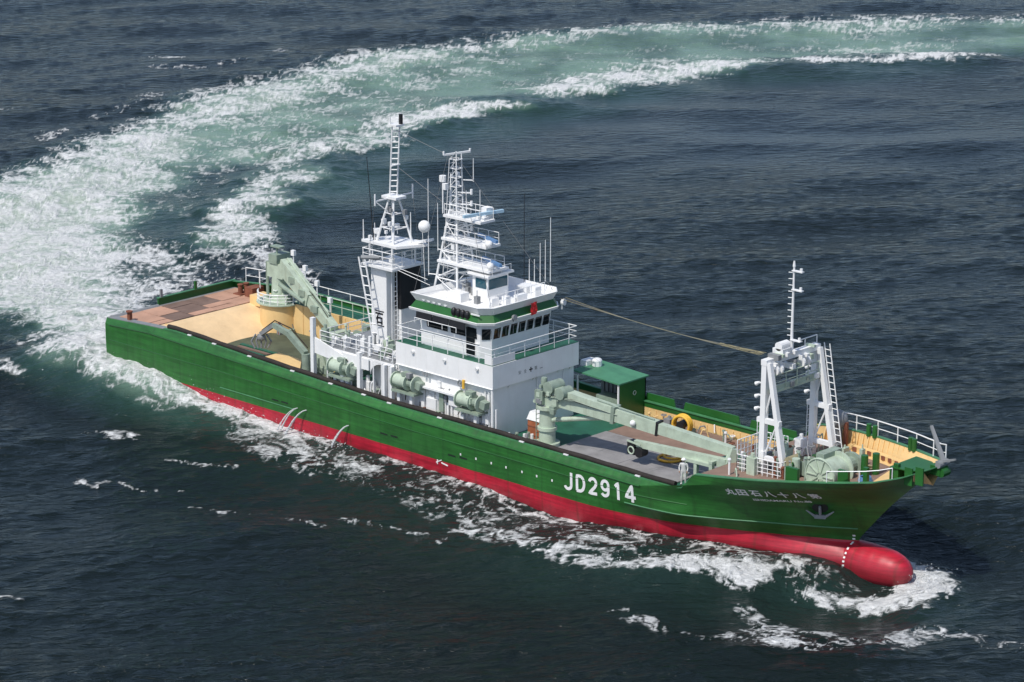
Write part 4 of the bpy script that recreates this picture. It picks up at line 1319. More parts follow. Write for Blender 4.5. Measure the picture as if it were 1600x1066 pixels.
for dx, dy, z0, z1 in ((-1.9, -0.8, 12.3, 19.0), (-1.5, -0.3, 14.0, 17.3), (1.3, -0.4, 16.7, 18.6), (2.1, 0.1, 16.7, 18.7), (1.0, 0.6, 19, 20.6)):
    MB().cyl((-11 + dx, -1.5 + dy, z0), (-11 + dx, -1.5 + dy, z1), 0.032, 0.022, 5).build('whip_aerial', M['white_clean'], radar_mast)
    MB().cyl((-11 + dx, -1.5 + dy, z0 + 0.1), (-11 + dx * 0.4, -1.5 + dy * 0.4, z0 + 0.1), 0.04, 0.04, 5).build('aerial_bracket', M['white_clean'], radar_mast)
MB().ladder((-12.2, -1.5, 11.5), (-11.45, -1.5, 20.5), (0, 1, 0), 0.4, 0.33).build('mast_ladder', M['white_clean'], radar_mast)
for z in (15.7, 17.4, 18.2):
    b_ = MB()
    b_.beam((-11.2, -1.5, z), (-9.9, -1.2, z + 0.1), 0.06, 0.08); b_.cyl((-9.9, -1.2, z), (-9.9, -1.2, z + 0.35), 0.09, 0.09, 8)
    b_.build('navigation_light', M['white_clean'], radar_mast)

# ------------------------------------------------------------------ funnel, exhaust and main mast
fun = MB().box(-17.25, -15.75, -3.55, -2.75, 6.6, 12.5).build('mast_casing', M['white'], ship)
fnl = MB(); fnl.box(-16.6, -15.3, -2.6, -0.75, 6.6, 9.5); fnl = fnl.build('funnel', M['white'], ship)
MB().box(-16.63, -15.27, -2.63, -0.72, 9.5, 12.6).build('funnel_top', M['black'], fnl)
MB().ladder((-15.55, -3.0, 6.7), (-15.55, -3.0, 12.5), (0, 1, 0), 0.5, 0.34, 0.035).build('casing_ladder', M['white_clean'], fun)
fr = ((-17.0, -3.58, 8.35), (0.95, 0, 0), (0, 0, 0.95))
lettering('石', 'emblem', None, None, 0, M['black'], fun, False, thick=0.035, frame=((-16.92, -3.562, 8.42), (0.8, 0, 0), (0, 0, 0.82)))
for z in (8.3, 9.32):
    MB().box(-17.0, -16.02, -3.575, -3.555, z, z + 0.07).build('emblem_border', M['black'], fun)
# lower and upper mast platforms
MB().box(-17.75, -14.7, -4.0, -1.0, 12.5, 12.66).build('mast_platform', M['white_clean'], fun)
MB().rail([(-14.75, -1.1, 12.66), (-14.75, -3.9, 12.66), (-17.7, -3.9, 12.66), (-17.7, -1.1, 12.66)], 1.05, 3, 1.0, 0.03).build('platform_rail', M['white_clean'], fun)
for x, y in ((-17.3, -3.6), (-15.1, -3.6), (-15.1, -1.4), (-17.3, -1.4)):
    MB().cyl((x, y, 12.6), (x, y, 14.1), 0.075, 0.075, 6).build('platform_post', M['white_clean'], fun)
MB().prism([(-18.0, -3.7, 14.05), (-14.6, -3.7, 14.05), (-13.6, -1.6, 14.05), (-14.6, -1.2, 14.05), (-17.2, -1.5, 14.05)], (0, 0, 0.18)).build('mast_platform', M['white_clean'], fun)
b_ = MB(); b_.beam((-15.0, -2.2, 14.12), (-13.2, -1.6, 14.6), 0.4, 0.16); b_.build('dome_bracket', M['white_clean'], fun)
dm = spot(663, 354, X=-13.2)
MB().ball(dm, 0.42, 18, 12).build('satellite_dome', M['white_clean'], fun, True)
b_ = MB()
mtop = Vector((-15.6, -2.5, 22.4))
for x, y in ((-16.9, -3.3), (-15.2, -3.4), (-15.1, -1.7)):
    b_.cyl((x, y, 14.2), (-15.9 + (x + 15.9) * 0.25, -2.6 + (y + 2.6) * 0.25, 17.3), 0.09, 0.07, 7)
b_.cyl((-16.05, -2.6, 14.2), (-16.0, -2.6, 17.4), 0.1, 0.1, 8)
for z in (15.2, 16.2):
    t = (z - 14.2) / 3.1 * 0.75
    tri = [(-16.9 + t * 1.0, -3.3 + t * 0.7, z), (-15.2 - t * 0.7, -3.4 + t * 0.8, z), (-15.1 - t * 0.8, -1.7 - t * 0.9, z)]
    b_.tube(tri + [tri[0]], 0.04, 5)
b_.build('mast_tripod', M['white_clean'], fun)
b_ = MB(); b_.box(-16.6, -15.2, -3.1, -2.1, 17.25, 17.42)
b_.beam((-16.2, -4.1, 17.2), (-15.7, -1.0, 17.4), 0.09, 0.09)
b_.cyl((-16.2, -4.1, 16.9), (-16.2, -4.1, 17.7), 0.06, 0.06, 6)
b_.cyl((-15.7, -1.0, 17.0), (-15.7, -1.0, 18.0), 0.06, 0.06, 6)
b_.cyl((-16.2, -4.1, 17.2), (-15.9, -3.2, 16.4), 0.04, 0.04, 5)
b_.build('signal_yard', M['white_clean'], fun)
MB().ladder((-15.95, -2.6, 17.3), (-15.62, -2.6, 22.3), (0.7, 0.7, 0), 0.5, 0.36, 0.055).build('top_mast', M['white_clean'], fun)
b_ = MB(); b_.box(-16.0, -15.2, -3.0, -2.2, 22.3, 22.42); b_.cyl((-15.9, -2.9, 22.4), (-15.9, -2.9, 22.9), 0.06, 0.06, 6); b_.cyl((-15.6, -3.1, 19.6), (-15.6, -2.3, 19.6), 0.06, 0.06, 6)
b_.build('mast_head', M['white_clean'], fun)
MB().cyl((-15.35, -2.4, 22.4), (-15.35, -2.4, 23.1), 0.14, 0.14, 10).build('mast_head_lamp', M['black'], fun)
for x, y, z1, mat in ((-17.9, -3.6, 15.6, 'white_clean'), (-17.2, -3.2, 15.4, 'white_clean'), (-14.6, -2.3, 16.4, 'white_clean')):
    MB().cyl((x, y, 14.2), (x, y, z1), 0.05, 0.03, 5).build('aerial', M[mat], fun)
b_ = MB(); b_.cyl((-17.1, -3.1, 14.2), (-17.1, -3.1, 14.7), 0.06, 0.06, 6); b_.cyl((-17.1, -3.1, 14.7), (-17.1, -3.1, 15.0), 0.26, 0.26, 12); b_.build('antenna_pot', M['white_clean'], fun)
a, c = spot(584, 375, Y=-3.4), spot(573, 245, Y=-3.4)
MB().cyl(a, c, 0.035, 0.025, 5).build('whip_aerial', M['black'], fun)
# white lattice derrick standing against the casing
a, c = spot(594, 565, Y=-4.3), spot(565, 402, Y=-4.3)
MB().ladder(a, c, (1, 0.2, 0), 0.5, 0.62, 0.06).build('derrick', M['white_clean'], fun)
b_ = MB(); b_.cyl(c, c + Vector((1.3, 0.5, 0.1)), 0.16, 0.12, 8); b_.cyl(c + Vector((0.8, 0.3, -0.1)), c + Vector((2.0, 0.9, 0.1)), 0.06, 0.06, 6)
b_.build('derrick_head', M['grey'], fun)
# stay wires
for a, c in ((spot(612, 415, Y=-3.5), spot(668, 437, Y=-2.5)), (spot(612, 418, Y=-3.5), spot(672, 446, Y=-3.0)), (spot(660, 362, Y=-2), spot(664, 440, Y=-2.4))):
    MB().cyl(a, c, 0.02, 0.02, 4).build('stay_wire', M['white_clean'], fun)

# ------------------------------------------------------------------ side deck abaft the house
side_deck = MB().box(-20.6, -13.0, -5.6, 2.6, 6.45, 6.6).build('side_deck', M['white'], ship)
MB().box(-20.5, -13.05, -5.5, 2.5, 6.6, 6.63).build('deck_paint', M['grey'], side_deck)
MB().box(-16.4, -13.0, -4.4, 2.4, 3.1, 6.45).build('engine_casing', M['white'], side_deck)
MB().prism([(-21.0, -5.7, 7.1), (-20.8, -5.7, 7.1), (-17.9, -5.7, 6.35), (-17.9, -5.7, 5.7), (-21.0, -5.7, 6.0)], (0, 0.12, 0)).build('gusset_plate', M['white'], side_deck)
MB().box(-18.0, -15.4, -5.68, -5.56, 5.75, 6.55).build('fascia_plate', M['white'], side_deck)
for x, z1, w in ((-21.05, 8.5, 0.3), (-18.05, 5.8, 0.3), (-16.4, 6.9, 0.3), (-13.9, 6.5, 0.22), (-13.2, 6.5, 0.22)):
    MB().box(x, x + w, -5.85, -5.55, 3.1, z1).build('stanchion', M['white'], side_deck)
MB().box(-15.9, -15.7, -5.2, -5.0, 6.6, 8.0).build('stanchion', M['white'], side_deck)
MB().rail([(-20.4, -5.5, 6.63), (-13.2, -5.5, 6.63)], 1.0, 3, 1.3, 0.028).build('guard_rail', M['white_clean'], side_deck)
MB().rail([(-20.4, 2.4, 6.63), (-20.4, -5.4, 6.63)], 1.0, 3, 1.3, 0.028).build('guard_rail', M['white_clean'], side_deck)
# arch between the posts
ar = [( -15.3 + 1.2 * (1 - math.cos(t)), -5.62, 5.5 + 0.9 * math.sin(t)) for t in np.linspace(0, math.pi / 2, 8)]
MB().prism(ar + [(-15.3, -5.62, 6.45)], (0, 0.1, 0)).build('arch_plate', M['white'], side_deck)
# stair with mint hand rails
st = MB()
for i in range(9):
    st.box(-14.6 + i * 0.2, -14.35 + i * 0.2, -5.35, -4.6, 3.4 + i * 0.35, 3.45 + i * 0.35)
st.beam((-14.7, -5.38, 3.2), (-12.95, -5.38, 6.5), 0.06, 0.2); st.beam((-14.7, -4.58, 3.2), (-12.95, -4.58, 6.5), 0.06, 0.2)
st.tube([(-14.8, -5.4, 4.1), (-13.0, -5.4, 7.5)], 0.035, 5)
st.build('companion_stair', M['white_clean'], side_deck)
for i in range(6):
    p = spot(590 + i * 7, 545 + (i % 3) * 9, Y=-5.0)
    MB().box(p.x - 0.25, p.x + 0.3, -5.1, -4.7, p.z - 0.25, p.z + 0.25).build('vent_box', M['mint_dark' if i % 2 else 'white_clean'], side_deck)
# boxes, drums and clutter under the side deck
for i in range(10):
    x = -20.4 + i * 0.72 + random.uniform(-0.15, 0.15)
    h_ = random.uniform(0.5, 1.3)
    MB().box(x, x + random.uniform(0.3, 0.6), -5.3, -4.7, 3.1, 3.1 + h_).build('deck_box', M[('grey', 'black', 'mint_dark', 'white_clean', 'rust')[i % 5]], side_deck)

# mint winches bracketed to the starboard side
def side_winch(px, py, y=-5.75):
    p = spot(px, py, Y=y)
    w = MB()
    w.cyl(p + Vector((-0.7, 0, 0.05)), p + Vector((0.4, 0, 0.05)), 0.44, 0.44, 16)
    w = w.build('side_winch', M['mint'], ship, auto=R(40))
    for q in range(5):
        a = Vector((random.uniform(-0.9, 1.4), random.uniform(-0.1, 0.4), random.uniform(-0.6, 0.6)))
        c = a + Vector((random.uniform(-0.5, 0.5), random.uniform(-0.1, 0.2), random.uniform(-0.9, 0.5)))
        MB().tube([p + a, p + a.lerp(c, 0.5) + Vector((0.1, -0.12, 0.05)), p + c], 0.035, 5).build('hydraulic_hose', M[('rubber', 'mint_dark', 'grey')[q % 3]], w)
    for q in range(4):
        a = p + Vector((random.uniform(-0.9, 1.5), random.uniform(-0.2, 0.3), random.uniform(-0.5, 0.75)))
        s_ = random.uniform(0.08, 0.2)
        MB().box(a.x - s_, a.x + s_, a.y - s_, a.y + s_, a.z - s_, a.z + s_).build('valve_block', M[('mint_dark', 'mint', 'grey', 'white_clean')[q]], w)
    for dx in (-0.8, 0.42, 1.15):
        MB().cyl(p + Vector((dx, 0, 0.05)), p + Vector((dx + 0.07, 0, 0.05)), 0.56, 0.56, 18).build('drum_flange', M['mint'], w)
    b_ = MB(); b_.cyl(p + Vector((0.5, 0, 0.05)), p + Vector((1.15, 0, 0.05)), 0.3, 0.3, 12); b_.build('wire_drum', M['mint_dark'], w)
    b_ = MB(); b_.box(p.x - 0.9, p.x + 1.3, p.y - 0.35, p.y + 0.6, p.z - 0.72, p.z - 0.58); b_.beam(p + Vector((1.3, 0, 0.1)), p + Vector((1.75, 0, 0.0)), 0.5, 0.5)
    b_.build('winch_base', M['mint_dark'], w)
    for dx in (-0.5, 0.7):
        MB().box(p.x + dx - 0.13, p.x + dx + 0.13, p.y - 0.05, p.y + 0.2, 3.1, p.z - 0.7).build('winch_leg', M['white'], w)
    b_ = MB(); b_.box(p.x + 0.0, p.x + 0.6, p.y - 0.25, p.y + 0.2, p.z + 0.5, p.z + 0.75); b_.build('winch_motor', M['mint_dark'], w)
    return w
side_winch(531, 574); side_winch(631, 597); side_winch(731, 627)
# shelf, pipes and boxes along the house side
b_ = MB(); b_.box(-10.6, -7.0, -5.75, -5.2, 5.62, 5.75); b_.build('side_shelf', M['white'], house)
for i, x in enumerate((-10.4, -9.5, -8.7, -7.8, -4.7, -4.35)):
    MB().cyl((x, -5.3, 3.1), (x, -5.3, 5.6 if i < 4 else 6.4), 0.06 + 0.03 * (i % 2), 0.06, 6).build('stand_pipe', M['white_clean'], house)
for x0, x1, z0, z1, mt in ((-10.1, -9.2, 3.9, 4.9, 'white_clean'), (-8.9, -8.5, 4.2, 5.5, 'mint_dark'), (-4.9, -4.3, 4.2, 4.9, 'white_clean'), (-8.0, -7.2, 4.8, 5.5, 'white_clean'), (-6.9, -6.5, 5.9, 6.5, 'white_clean')):
    MB().box(x0, x1, -5.42, -5.2, z0, z1).build('side_locker', M[mt], house)
for px, py in ((662, 583), (667, 585)):
    p = spot(px, py, Y=-5.5)
    MB().box(p.x - 0.1, p.x + 0.1, -5.53, -5.502, p.z - 0.18, p.z + 0.18).build('side_vent', M['grey'], house)
for x0 in (-12.4, -6.6):
    MB().box(x0, x0 + 0.75, -5.24, -5.2, 3.3, 5.2).build('house_door', M['white_clean'], house)
MB().tube([(-12.9, -5.52, 6.72), (-3.83, -5.52, 6.72)], 0.04, 5).build('half_round_bar', M['white'], house)
# valves and yellow items near the fwd side winch
p = spot(726, 600, Y=-5.5)
b_ = MB(); b_.ring((p.x - 0.3, -5.62, p.z), 0.2, 0.05, 14, 'Y'); b_.cyl((p.x - 0.3, -5.5, p.z), (p.x - 0.3, -5.62, p.z), 0.05, 0.05, 6); b_.build('valve_wheel', M['grey'], house)
b_ = MB(); b_.cyl((p.x, -5.62, p.z - 0.3), (p.x, -5.62, p.z + 0.3), 0.09, 0.09, 8); b_.build('gas_bottle', M['yellow'], house)

# fittings over the house side: cable runs, lamps, junction boxes, hoses
for i in range(16):
    x = -12.6 + i * 0.58 + random.uniform(-0.15, 0.15)
    z0 = random.uniform(3.2, 4.4); z1 = z0 + random.uniform(0.6, 2.0)
    MB().cyl((x, -5.26, z0), (x, -5.26, min(z1, 6.6)), random.uniform(0.025, 0.06), None, 6).build('cable_run', M[('white', 'white_clean', 'grey')[i % 3]], house)
for i in range(14):
    x, z = random.uniform(-12.5, -4.4), random.uniform(3.5, 6.4)
    s_ = random.uniform(0.07, 0.18)
    MB().box(x - s_, x + s_, -5.2 - s_ * 1.2, -5.2, z - s_ * 1.3, z + s_ * 1.3).build('junction_box', M[('white_clean', 'grey', 'white', 'mint_dark')[i % 4]], house)
for x in (-11.2, -8.2, -5.2):
    b_ = MB(); b_.cyl((x, -5.5, 7.9), (x, -5.66, 7.86), 0.1, 0.12, 8); b_.build('deck_lamp', M['white_clean'], house)
for i in range(9):
    x = -12.0 + i
    MB().box(x - 0.012, x + 0.012, -5.512, -5.502, 6.75, 8.26).build('plate_seam', M['white'], house)
# winch deck abaft the funnel: frames, drums and guard rails crowd together
wd = MB(); wd.box(-25.2, -21.2, -2.2, 3.6, 3.1, 3.5); wd = wd.build('winch_bed', M['mint_dark'], ship)
for x, y in ((-24.4, -1.2), (-24.4, 1.2), (-22.4, 0.1)):
    b_ = MB(); b_.cyl((x, y - 0.7, 4.4), (x, y + 0.7, 4.4), 0.62, 0.62, 16); b_.build('winch_drum', M['mint'], wd, auto=R(40))
    for s_ in (-1, 1):
        MB().cyl((x, y + s_ * 0.72, 4.4), (x, y + s_ * 0.8, 4.4), 0.95, 0.95, 20).build('drum_flange', M['mint_dark'], wd, auto=R(40))
        b_ = MB(); b_.prism([(x - 0.9, y + s_ * 0.84, 3.5), (x + 0.9, y + s_ * 0.84, 3.5), (x + 0.3, y + s_ * 0.84, 4.9), (x - 0.3, y + s_ * 0.84, 4.9)], (0, s_ * 0.1, 0)); b_.build('winch_frame', M['mint'], wd)
for i in range(26):
    x, y = random.uniform(-25.2, -20.9), random.uniform(-2.8, 3.4)
    h_ = random.uniform(0.5, 2.4)
    s_ = random.uniform(0.07, 0.28)
    if i % 3 == 0:
        MB().cyl((x, y, 3.4), (x, y, 3.5 + h_), s_ * 0.5, s_ * 0.5, 8).build('stand_pipe', M[('mint', 'white_clean', 'mint_dark')[i % 3]], wd)
    elif i % 3 == 1:
        MB().box(x - s_, x + s_, y - s_, y + s_, 3.4, 3.4 + h_).build('control_box', M[('mint', 'mint_dark', 'grey', 'white_clean')[i % 4]], wd)
    else:
        c = Vector((x, y, 3.6 + h_ * 0.6))
        MB().tube([c, c + Vector((0.4, 0.2, 0.25)), c + Vector((0.9, 0.1, -0.1)), c + Vector((1.1, 0, -0.7))], 0.045, 6).build('hydraulic_hose', M[('rubber', 'mint_dark')[i % 2]], wd)
MB().rail([(-21.0, -2.5, 4.4), (-21.0, 3.0, 4.4), (-25.4, 3.4, 4.4)], 1.0, 3, 0.9, 0.03).build('guard_rail', M['mint'], wd)
for y in (-3.2, -0.4, 2.0):
    MB().box(-21.6, -21.3, y, y + 0.3, 3.1, 5.9).build('winch_post', M['white'], wd)
MB().beam((-21.45, -3.2, 5.9), (-21.45, 2.3, 5.9), 0.3, 0.26).build('winch_beam', M['white'], wd)

for z in (16.76, 15.16, 13.61):
    x1 = {16.76: -8.1, 15.16: -7.6, 13.61: -7.1}[z]
    MB().rail([(x1, -2.25, z), (-11.4, -2.25, z)], 0.75, 2, 0.9, 0.022).build('platform_rail', M['white_clean'], radar_mast)
    MB().rail([(x1, -0.95, z), (-11.4, -0.95, z)], 0.75, 2, 0.9, 0.022).build('platform_rail', M['white_clean'], radar_mast)
for i, (a, c) in enumerate((((-15.6, -2.6, 22.0), (-11.0, -1.5, 20.5)), ((-15.6, -2.6, 19.5), (-11.2, -1.5, 16.9)), ((-16.2, -4.1, 17.2), (-17.2, -3.9, 12.8)), ((-15.7, -1.0, 17.3), (-14.8, -1.2, 12.8)), ((-10.9, -1.5, 20.6), (-5.0, -4.4, 11.9)), ((-10.9, -1.5, 20.6), (-5.0, 1.6, 11.9)), ((-10.9, -2.4, 20.9), (-11.5, -5.1, 11.9)))):
    MB().cyl(a, c, 0.013, None, 4).build('stay_wire', M['wire'], radar_mast if i > 3 else fun)
for i in range(14):
    z = random.uniform(12.0, 19.5); s_ = random.uniform(0.06, 0.16)
    x, y = -11.0 + random.uniform(-0.7, 0.7), -1.5 + random.choice((-1, 1)) * random.uniform(0.4, 0.8)
    MB().box(x - s_, x + s_, y - s_, y + s_, z - s_, z + s_ * 1.6).build('mast_fitting', M[('white_clean', 'grey', 'white_clean')[i % 3]], radar_mast)
for i in range(12):
    z = random.uniform(12.8, 17.2); s_ = random.uniform(0.06, 0.15)
    x, y = -16.1 + random.uniform(-1.2, 1.1), -2.6 + random.uniform(-1.1, 1.0)
    b_ = MB(); b_.box(x - s_, x + s_, y - s_, y + s_, z - s_, z + s_ * 1.6); b_.cyl((x, y, z - s_ - 0.4), (x, y, z - s_), 0.025, 0.025, 5); b_.build('mast_fitting', M[('white_clean', 'grey', 'white_clean')[i % 3]], fun)
for i in range(9):
    y = wy0 + 0.3 + i * 0.7
    MB().box(wx1 + 0.16, wx1 + 0.2, y, y + 0.03, 9.75, 10.3).build('window_wiper', M['grey'], wheel)
for i in range(12):
    x, y = random.uniform(-10.5, -5.8), random.uniform(-4.2, 1.2)
    if -9 < x < -7 and -2.7 < y < 0: continue
    s_ = random.uniform(0.08, 0.22)
    b_ = MB(); b_.box(x - s_, x + s_, y - s_, y + s_, 11.45, 11.45 + s_ * 3); b_.cyl((x, y, 11.45 + s_ * 3), (x, y, 11.45 + s_ * 3 + 0.4), 0.03, 0.03, 5); b_.build('roof_fitting', M[('white_clean', 'grey', 'white_clean')[i % 3]], wheel)
# ------------------------------------------------------------------ green deck shed, port side
shed = MB()
shed.box(-0.75, -0.65, 3.5, 6.2, 3.1, 5.72)
shed.box(-4.6, -0.65, 6.1, 6.2, 3.1, 5.72)
shed = shed.build('deck_shed', M['green'], ship)
MB().prism([(-4.75, 3.3, 5.98), (-0.5, 3.3, 5.78), (-0.5, 6.35, 5.78), (-4.75, 6.35, 5.98)], (0, 0, 0.1)).build('shed_roof', M['roof_green'], shed)
for x in (-4.4, -0.72):
    MB().cyl((x, 3.45, 3.1), (x, 3.45, 5.75), 0.07, 0.07, 8).build('shed_post', M['white_clean'], shed)
for i in range(8):
    x = -4.0 + i * 0.38
    MB().box(x, x + 0.26, 5.4, 5.6, 3.1, 5.1 + 0.2 * (i % 2)).build('gas_cylinder_rack', M['grey'], shed)
MB().box(-3.4, -1.1, 4.2, 5.2, 3.1, 4.4).build('shed_bench', M['mint_dark'], shed)
b_ = MB(); b_.ring((-0.62, 5.0, 4.9), 0.14, 0.03, 14, 'X'); b_.build('shed_fitting', M['mint'], shed)
b_ = MB(); b_.cyl((-4.2, 5.2, 6.05), (-4.2, 5.2, 6.4), 0.35, 0.35, 12); b_.ball((-4.2, 5.2, 6.4), 0.36, 12, 8, 0.6); b_.box(-5.2, -4.6, 4.6, 5.6, 6.0, 6.4); b_.build('roof_vent', M['white_clean'], shed)

# ------------------------------------------------------------------ forward deck crane
C0 = Vector((-0.75, -3.55, 3.1))
crane = MB()
crane.cyl(C0, C0 + Vector((0, 0, 0.3)), 0.85, 0.85, 18)
crane.cyl(C0 + Vector((0, 0, 0.3)), C0 + Vector((0, 0, 2.7)), 0.56, 0.5, 18)
crane.cyl(C0 + Vector((0, 0, 1.15)), C0 + Vector((0, 0, 1.35)), 0.66, 0.66, 18)
crane = crane.build('deck_crane', M['mint'], ship, auto=R(40))
hs = MB()
hs.cyl(C0 + Vector((0, 0, 2.6)), C0 + Vector((0, 0, 2.85)), 0.75, 0.75, 18)
hs.box(C0.x - 0.7, C0.x + 1.2, C0.y - 0.45, C0.y + 0.45, C0.z + 2.85, C0.z + 3.5)
hs.prism([(C0.x - 0.3, C0.y - 0.4, 6.5), (C0.x + 1.3, C0.y - 0.4, 6.5), (C0.x + 1.2, C0.y - 0.4, 7.25), (C0.x + 0.5, C0.y - 0.4, 7.45), (C0.x - 0.1, C0.y - 0.4, 7.1)], (0, 0.8, 0))
hs.build('crane_housing', M['mint'], crane)
b_ = MB()
b_.cyl(C0 + Vector((0.6, -0.62, 4.2)), C0 + Vector((0.6, 0.62, 4.2)), 0.42, 0.42, 14)
b_.cyl(C0 + Vector((1.5, -0.5, 3.95)), C0 + Vector((1.5, 0.5, 3.95)), 0.4, 0.4, 14)
b_.box(C0.x - 0.5, C0.x + 0.2, C0.y - 0.7, C0.y - 0.4, C0.z + 3.0, C0.z + 3.9)
b_.cyl(C0 + Vector((-0.1, -0.2, 4.0)), C0 + Vector((-0.1, -0.2, 4.7)), 0.25, 0.2, 10)
b_.build('crane_winch', M['mint_dark'], crane, auto=R(40))
tip1, tip2 = Vector((5.3, -2.85, 6.15)), Vector((13.3, -1.55, 5.35))
piv = C0 + Vector((1.0, 0.15, 3.55))
dirb = (tip2 - piv).normalized()
MB().beam(piv, piv + dirb * 4.2, 0.78, 1.2, 0.7, 1.02).build('boom_section', M['mint'], crane)
MB().beam(piv + dirb * 4.2, piv + dirb * 4.45, 0.82, 1.14).build('boom_collar', M['mint_dark'], crane)
MB().beam(piv + dirb * 4.4, piv + dirb * 7.6, 0.6, 0.84).build('boom_section', M['mint'], crane)
MB().beam(piv + dirb * 7.6, piv + dirb * 7.75, 0.68, 0.94).build('boom_collar', M['black'], crane)
MB().beam(piv + dirb * 7.7, tip2, 0.52, 0.7, 0.48, 0.58).build('boom_section', M['mint'], crane)
MB().ball(piv + dirb * 6.0 + Vector((0, -0.42, -0.05)), 0.2).build('boom_lamp', M['white_clean'], crane, True)
MB().cyl(C0 + Vector((0.5, 0, 1.9)), piv + dirb * 3.4 + Vector((0, 0, -0.5)), 0.16, 0.16, 10).build('luffing_ram', M['mint'], crane)
MB().cyl(piv + dirb * 3.0 + Vector((0, -0.1, 0.62)), piv + dirb * 7.4 + Vector((0, -0.1, 0.5)), 0.05, 0.05, 6).build('hydraulic_pipe', M['mint_dark'], crane)
# jib folded back under the boom, hook block at its end
j0, j1 = tip2 + Vector((-0.2, -0.35, -0.75)), Vector((6.0, -2.5, 4.55))
MB().beam(j0, j1, 0.42, 0.56, 0.34, 0.42).build('jib', M['mint'], crane)
b_ = MB(); b_.beam(tip2 + Vector((0.1, 0, 0.2)), j0 + Vector((0.1, 0, -0.2)), 0.5, 0.55); b_.build('knuckle_link', M['mint'], crane)
b_ = MB(); b_.box(j1.x - 0.45, j1.x + 0.15, j1.y - 0.3, j1.y + 0.3, j1.z - 0.75, j1.z + 0.12); b_.cyl(j1 + Vector((0.5, -0.3, -0.5)), j1 + Vector((0.5, 0.3, -0.5)), 0.34, 0.34, 14)
b_.build('hook_block', M['black'], crane)
b_ = MB(); b_.ring(j1 + Vector((-0.1, -0.32, -0.45)), 0.24, 0.05, 14, 'Y'); b_.beam(j1 + Vector((-0.45, -0.33, 0.15)), j1 + Vector((0.7, -0.33, 0.05)), 0.05, 0.12); b_.build('sheave', M['mint'], crane)
for i in range(9):
    a = C0 + Vector((random.uniform(-0.7, 1.3), random.uniform(-0.75, -0.4), random.uniform(2.6, 4.3)))
    s_ = random.uniform(0.08, 0.2)
    MB().box(a.x - s_, a.x + s_, a.y - s_ * 0.7, a.y + s_ * 0.7, a.z - s_, a.z + s_).build('valve_block', M[('mint_dark', 'mint', 'grey')[i % 3]], crane)
for i in range(6):
    a = C0 + Vector((0.2 + 0.1 * i, -0.55, 3.6)); e_ = piv + dirb * (2.2 + 0.5 * i) + Vector((0, -0.34, 0.1))
    MB().tube([a, a.lerp(e_, 0.4) + Vector((0, -0.12, 0.25)), e_], 0.03, 5).build('hydraulic_hose', M[('rubber', 'mint_dark')[i % 2]], crane)
MB().ladder(C0 + Vector((-0.62, -0.2, 0.2)), C0 + Vector((-0.62, -0.2, 3.4)), (0, 1, 0), 0.4, 0.32, 0.03).build('crane_ladder', M['mint_dark'], crane)
# crane rest
b_ = MB()
for dy in (-0.55, 0.55):
    b_.beam((12.3, -1.9 + dy, 3.1), (12.3, -1.9 + dy, 4.6), 0.26, 0.26)
b_.beam((12.3, -2.6, 4.62), (12.3, -1.2, 4.62), 0.3, 0.16)
for dx in (-2.2, -1.3):
    b_.beam((12.3 + dx, -2.4, 3.1), (12.3 + dx, -2.4, 4.3), 0.24, 0.24)
b_.beam((9.9, -2.4, 4.35), (12.3, -2.4, 4.4), 0.3, 0.2)
b_.build('crane_rest', M['mint'], ship)
b_ = MB(); b_.box(11.6, 12.9, -0.9, 0.4, 3.1, 4.4); b_.cyl((12.2, -0.3, 4.4), (12.2, -0.3, 4.9), 0.35, 0.2, 10); b_.build('hydraulic_unit', M['deck_green'], ship)
# clutter at the crane foot
for i in range(7):
    a = random.uniform(0, 6.28)
    x, y = C0.x - 0.9 + random.uniform(-0.7, 0.5), C0.y - 0.7 + random.uniform(-0.5, 0.4)
    MB().cyl((x, y, 3.1), (x, y, 3.1 + random.uniform(0.4, 0.9)), 0.11, 0.11, 8).build('valve_block', M[('white_clean', 'grey', 'mint_dark')[i % 3]], crane)

# ------------------------------------------------------------------ after crane on its cream pedestal
Q = Vector((-35.1, 4.1, 0))
ped = MB().cyl((Q.x, Q.y, 3.1), (Q.x, Q.y, 5.2), 1.6, 1.6, 36).build('crane_pedestal', M['cream'], ship, auto=R(40))
MB().cyl((Q.x, Q.y, 5.2), (Q.x, Q.y, 5.3), 1.85, 1.85, 36).build('pedestal_platform', M['mint'], ped)
rp_ = [(Q.x + 1.75 * math.cos(t), Q.y + 1.75 * math.sin(t), 5.3) for t in np.linspace(-2.6, 1.2, 18)]
MB().rail(rp_, 0.75, 3, 0.6, 0.035).build('pedestal_rail', M['white_clean'], ped)
b_ = MB(); b_.box(-38.3, -36.4, 3.8, 5.2, 4.4, 5.15); b_.build('pedestal_wing', M['cream'], ped)
ac_ = MB(); ac_.cyl((Q.x, Q.y, 5.3), (Q.x, Q.y, 7.6), 0.72, 0.62, 18); ac_.box(Q.x - 0.8, Q.x + 0.9, Q.y - 0.6, Q.y + 0.6, 7.1, 8.2)
after_crane = ac_.build('after_crane', M['mint'], ship, auto=R(40))
b_ = MB(); b_.box(Q.x - 0.5, Q.x + 0.4, Q.y - 0.7, Q.y + 0.7, 8.2, 8.9); b_.cyl((Q.x - 0.1, Q.y - 0.2, 8.9), (Q.x - 0.1, Q.y - 0.2, 9.4), 0.08, 0.08, 6); b_.box(Q.x - 0.5, Q.x + 0.5, Q.y - 0.5, Q.y + 0.1, 9.4, 9.5)
b_.cyl((Q.x - 1.0, Q.y - 0.4, 5.3), (Q.x - 1.0, Q.y - 0.4, 8.2), 0.12, 0.12, 8)
b_.build('crane_head', M['mint_dark'], after_crane)
bp0, bp1 = Vector((Q.x + 0.6, Q.y - 0.1, 8.1)), spot(522, 515, Y=2.2)
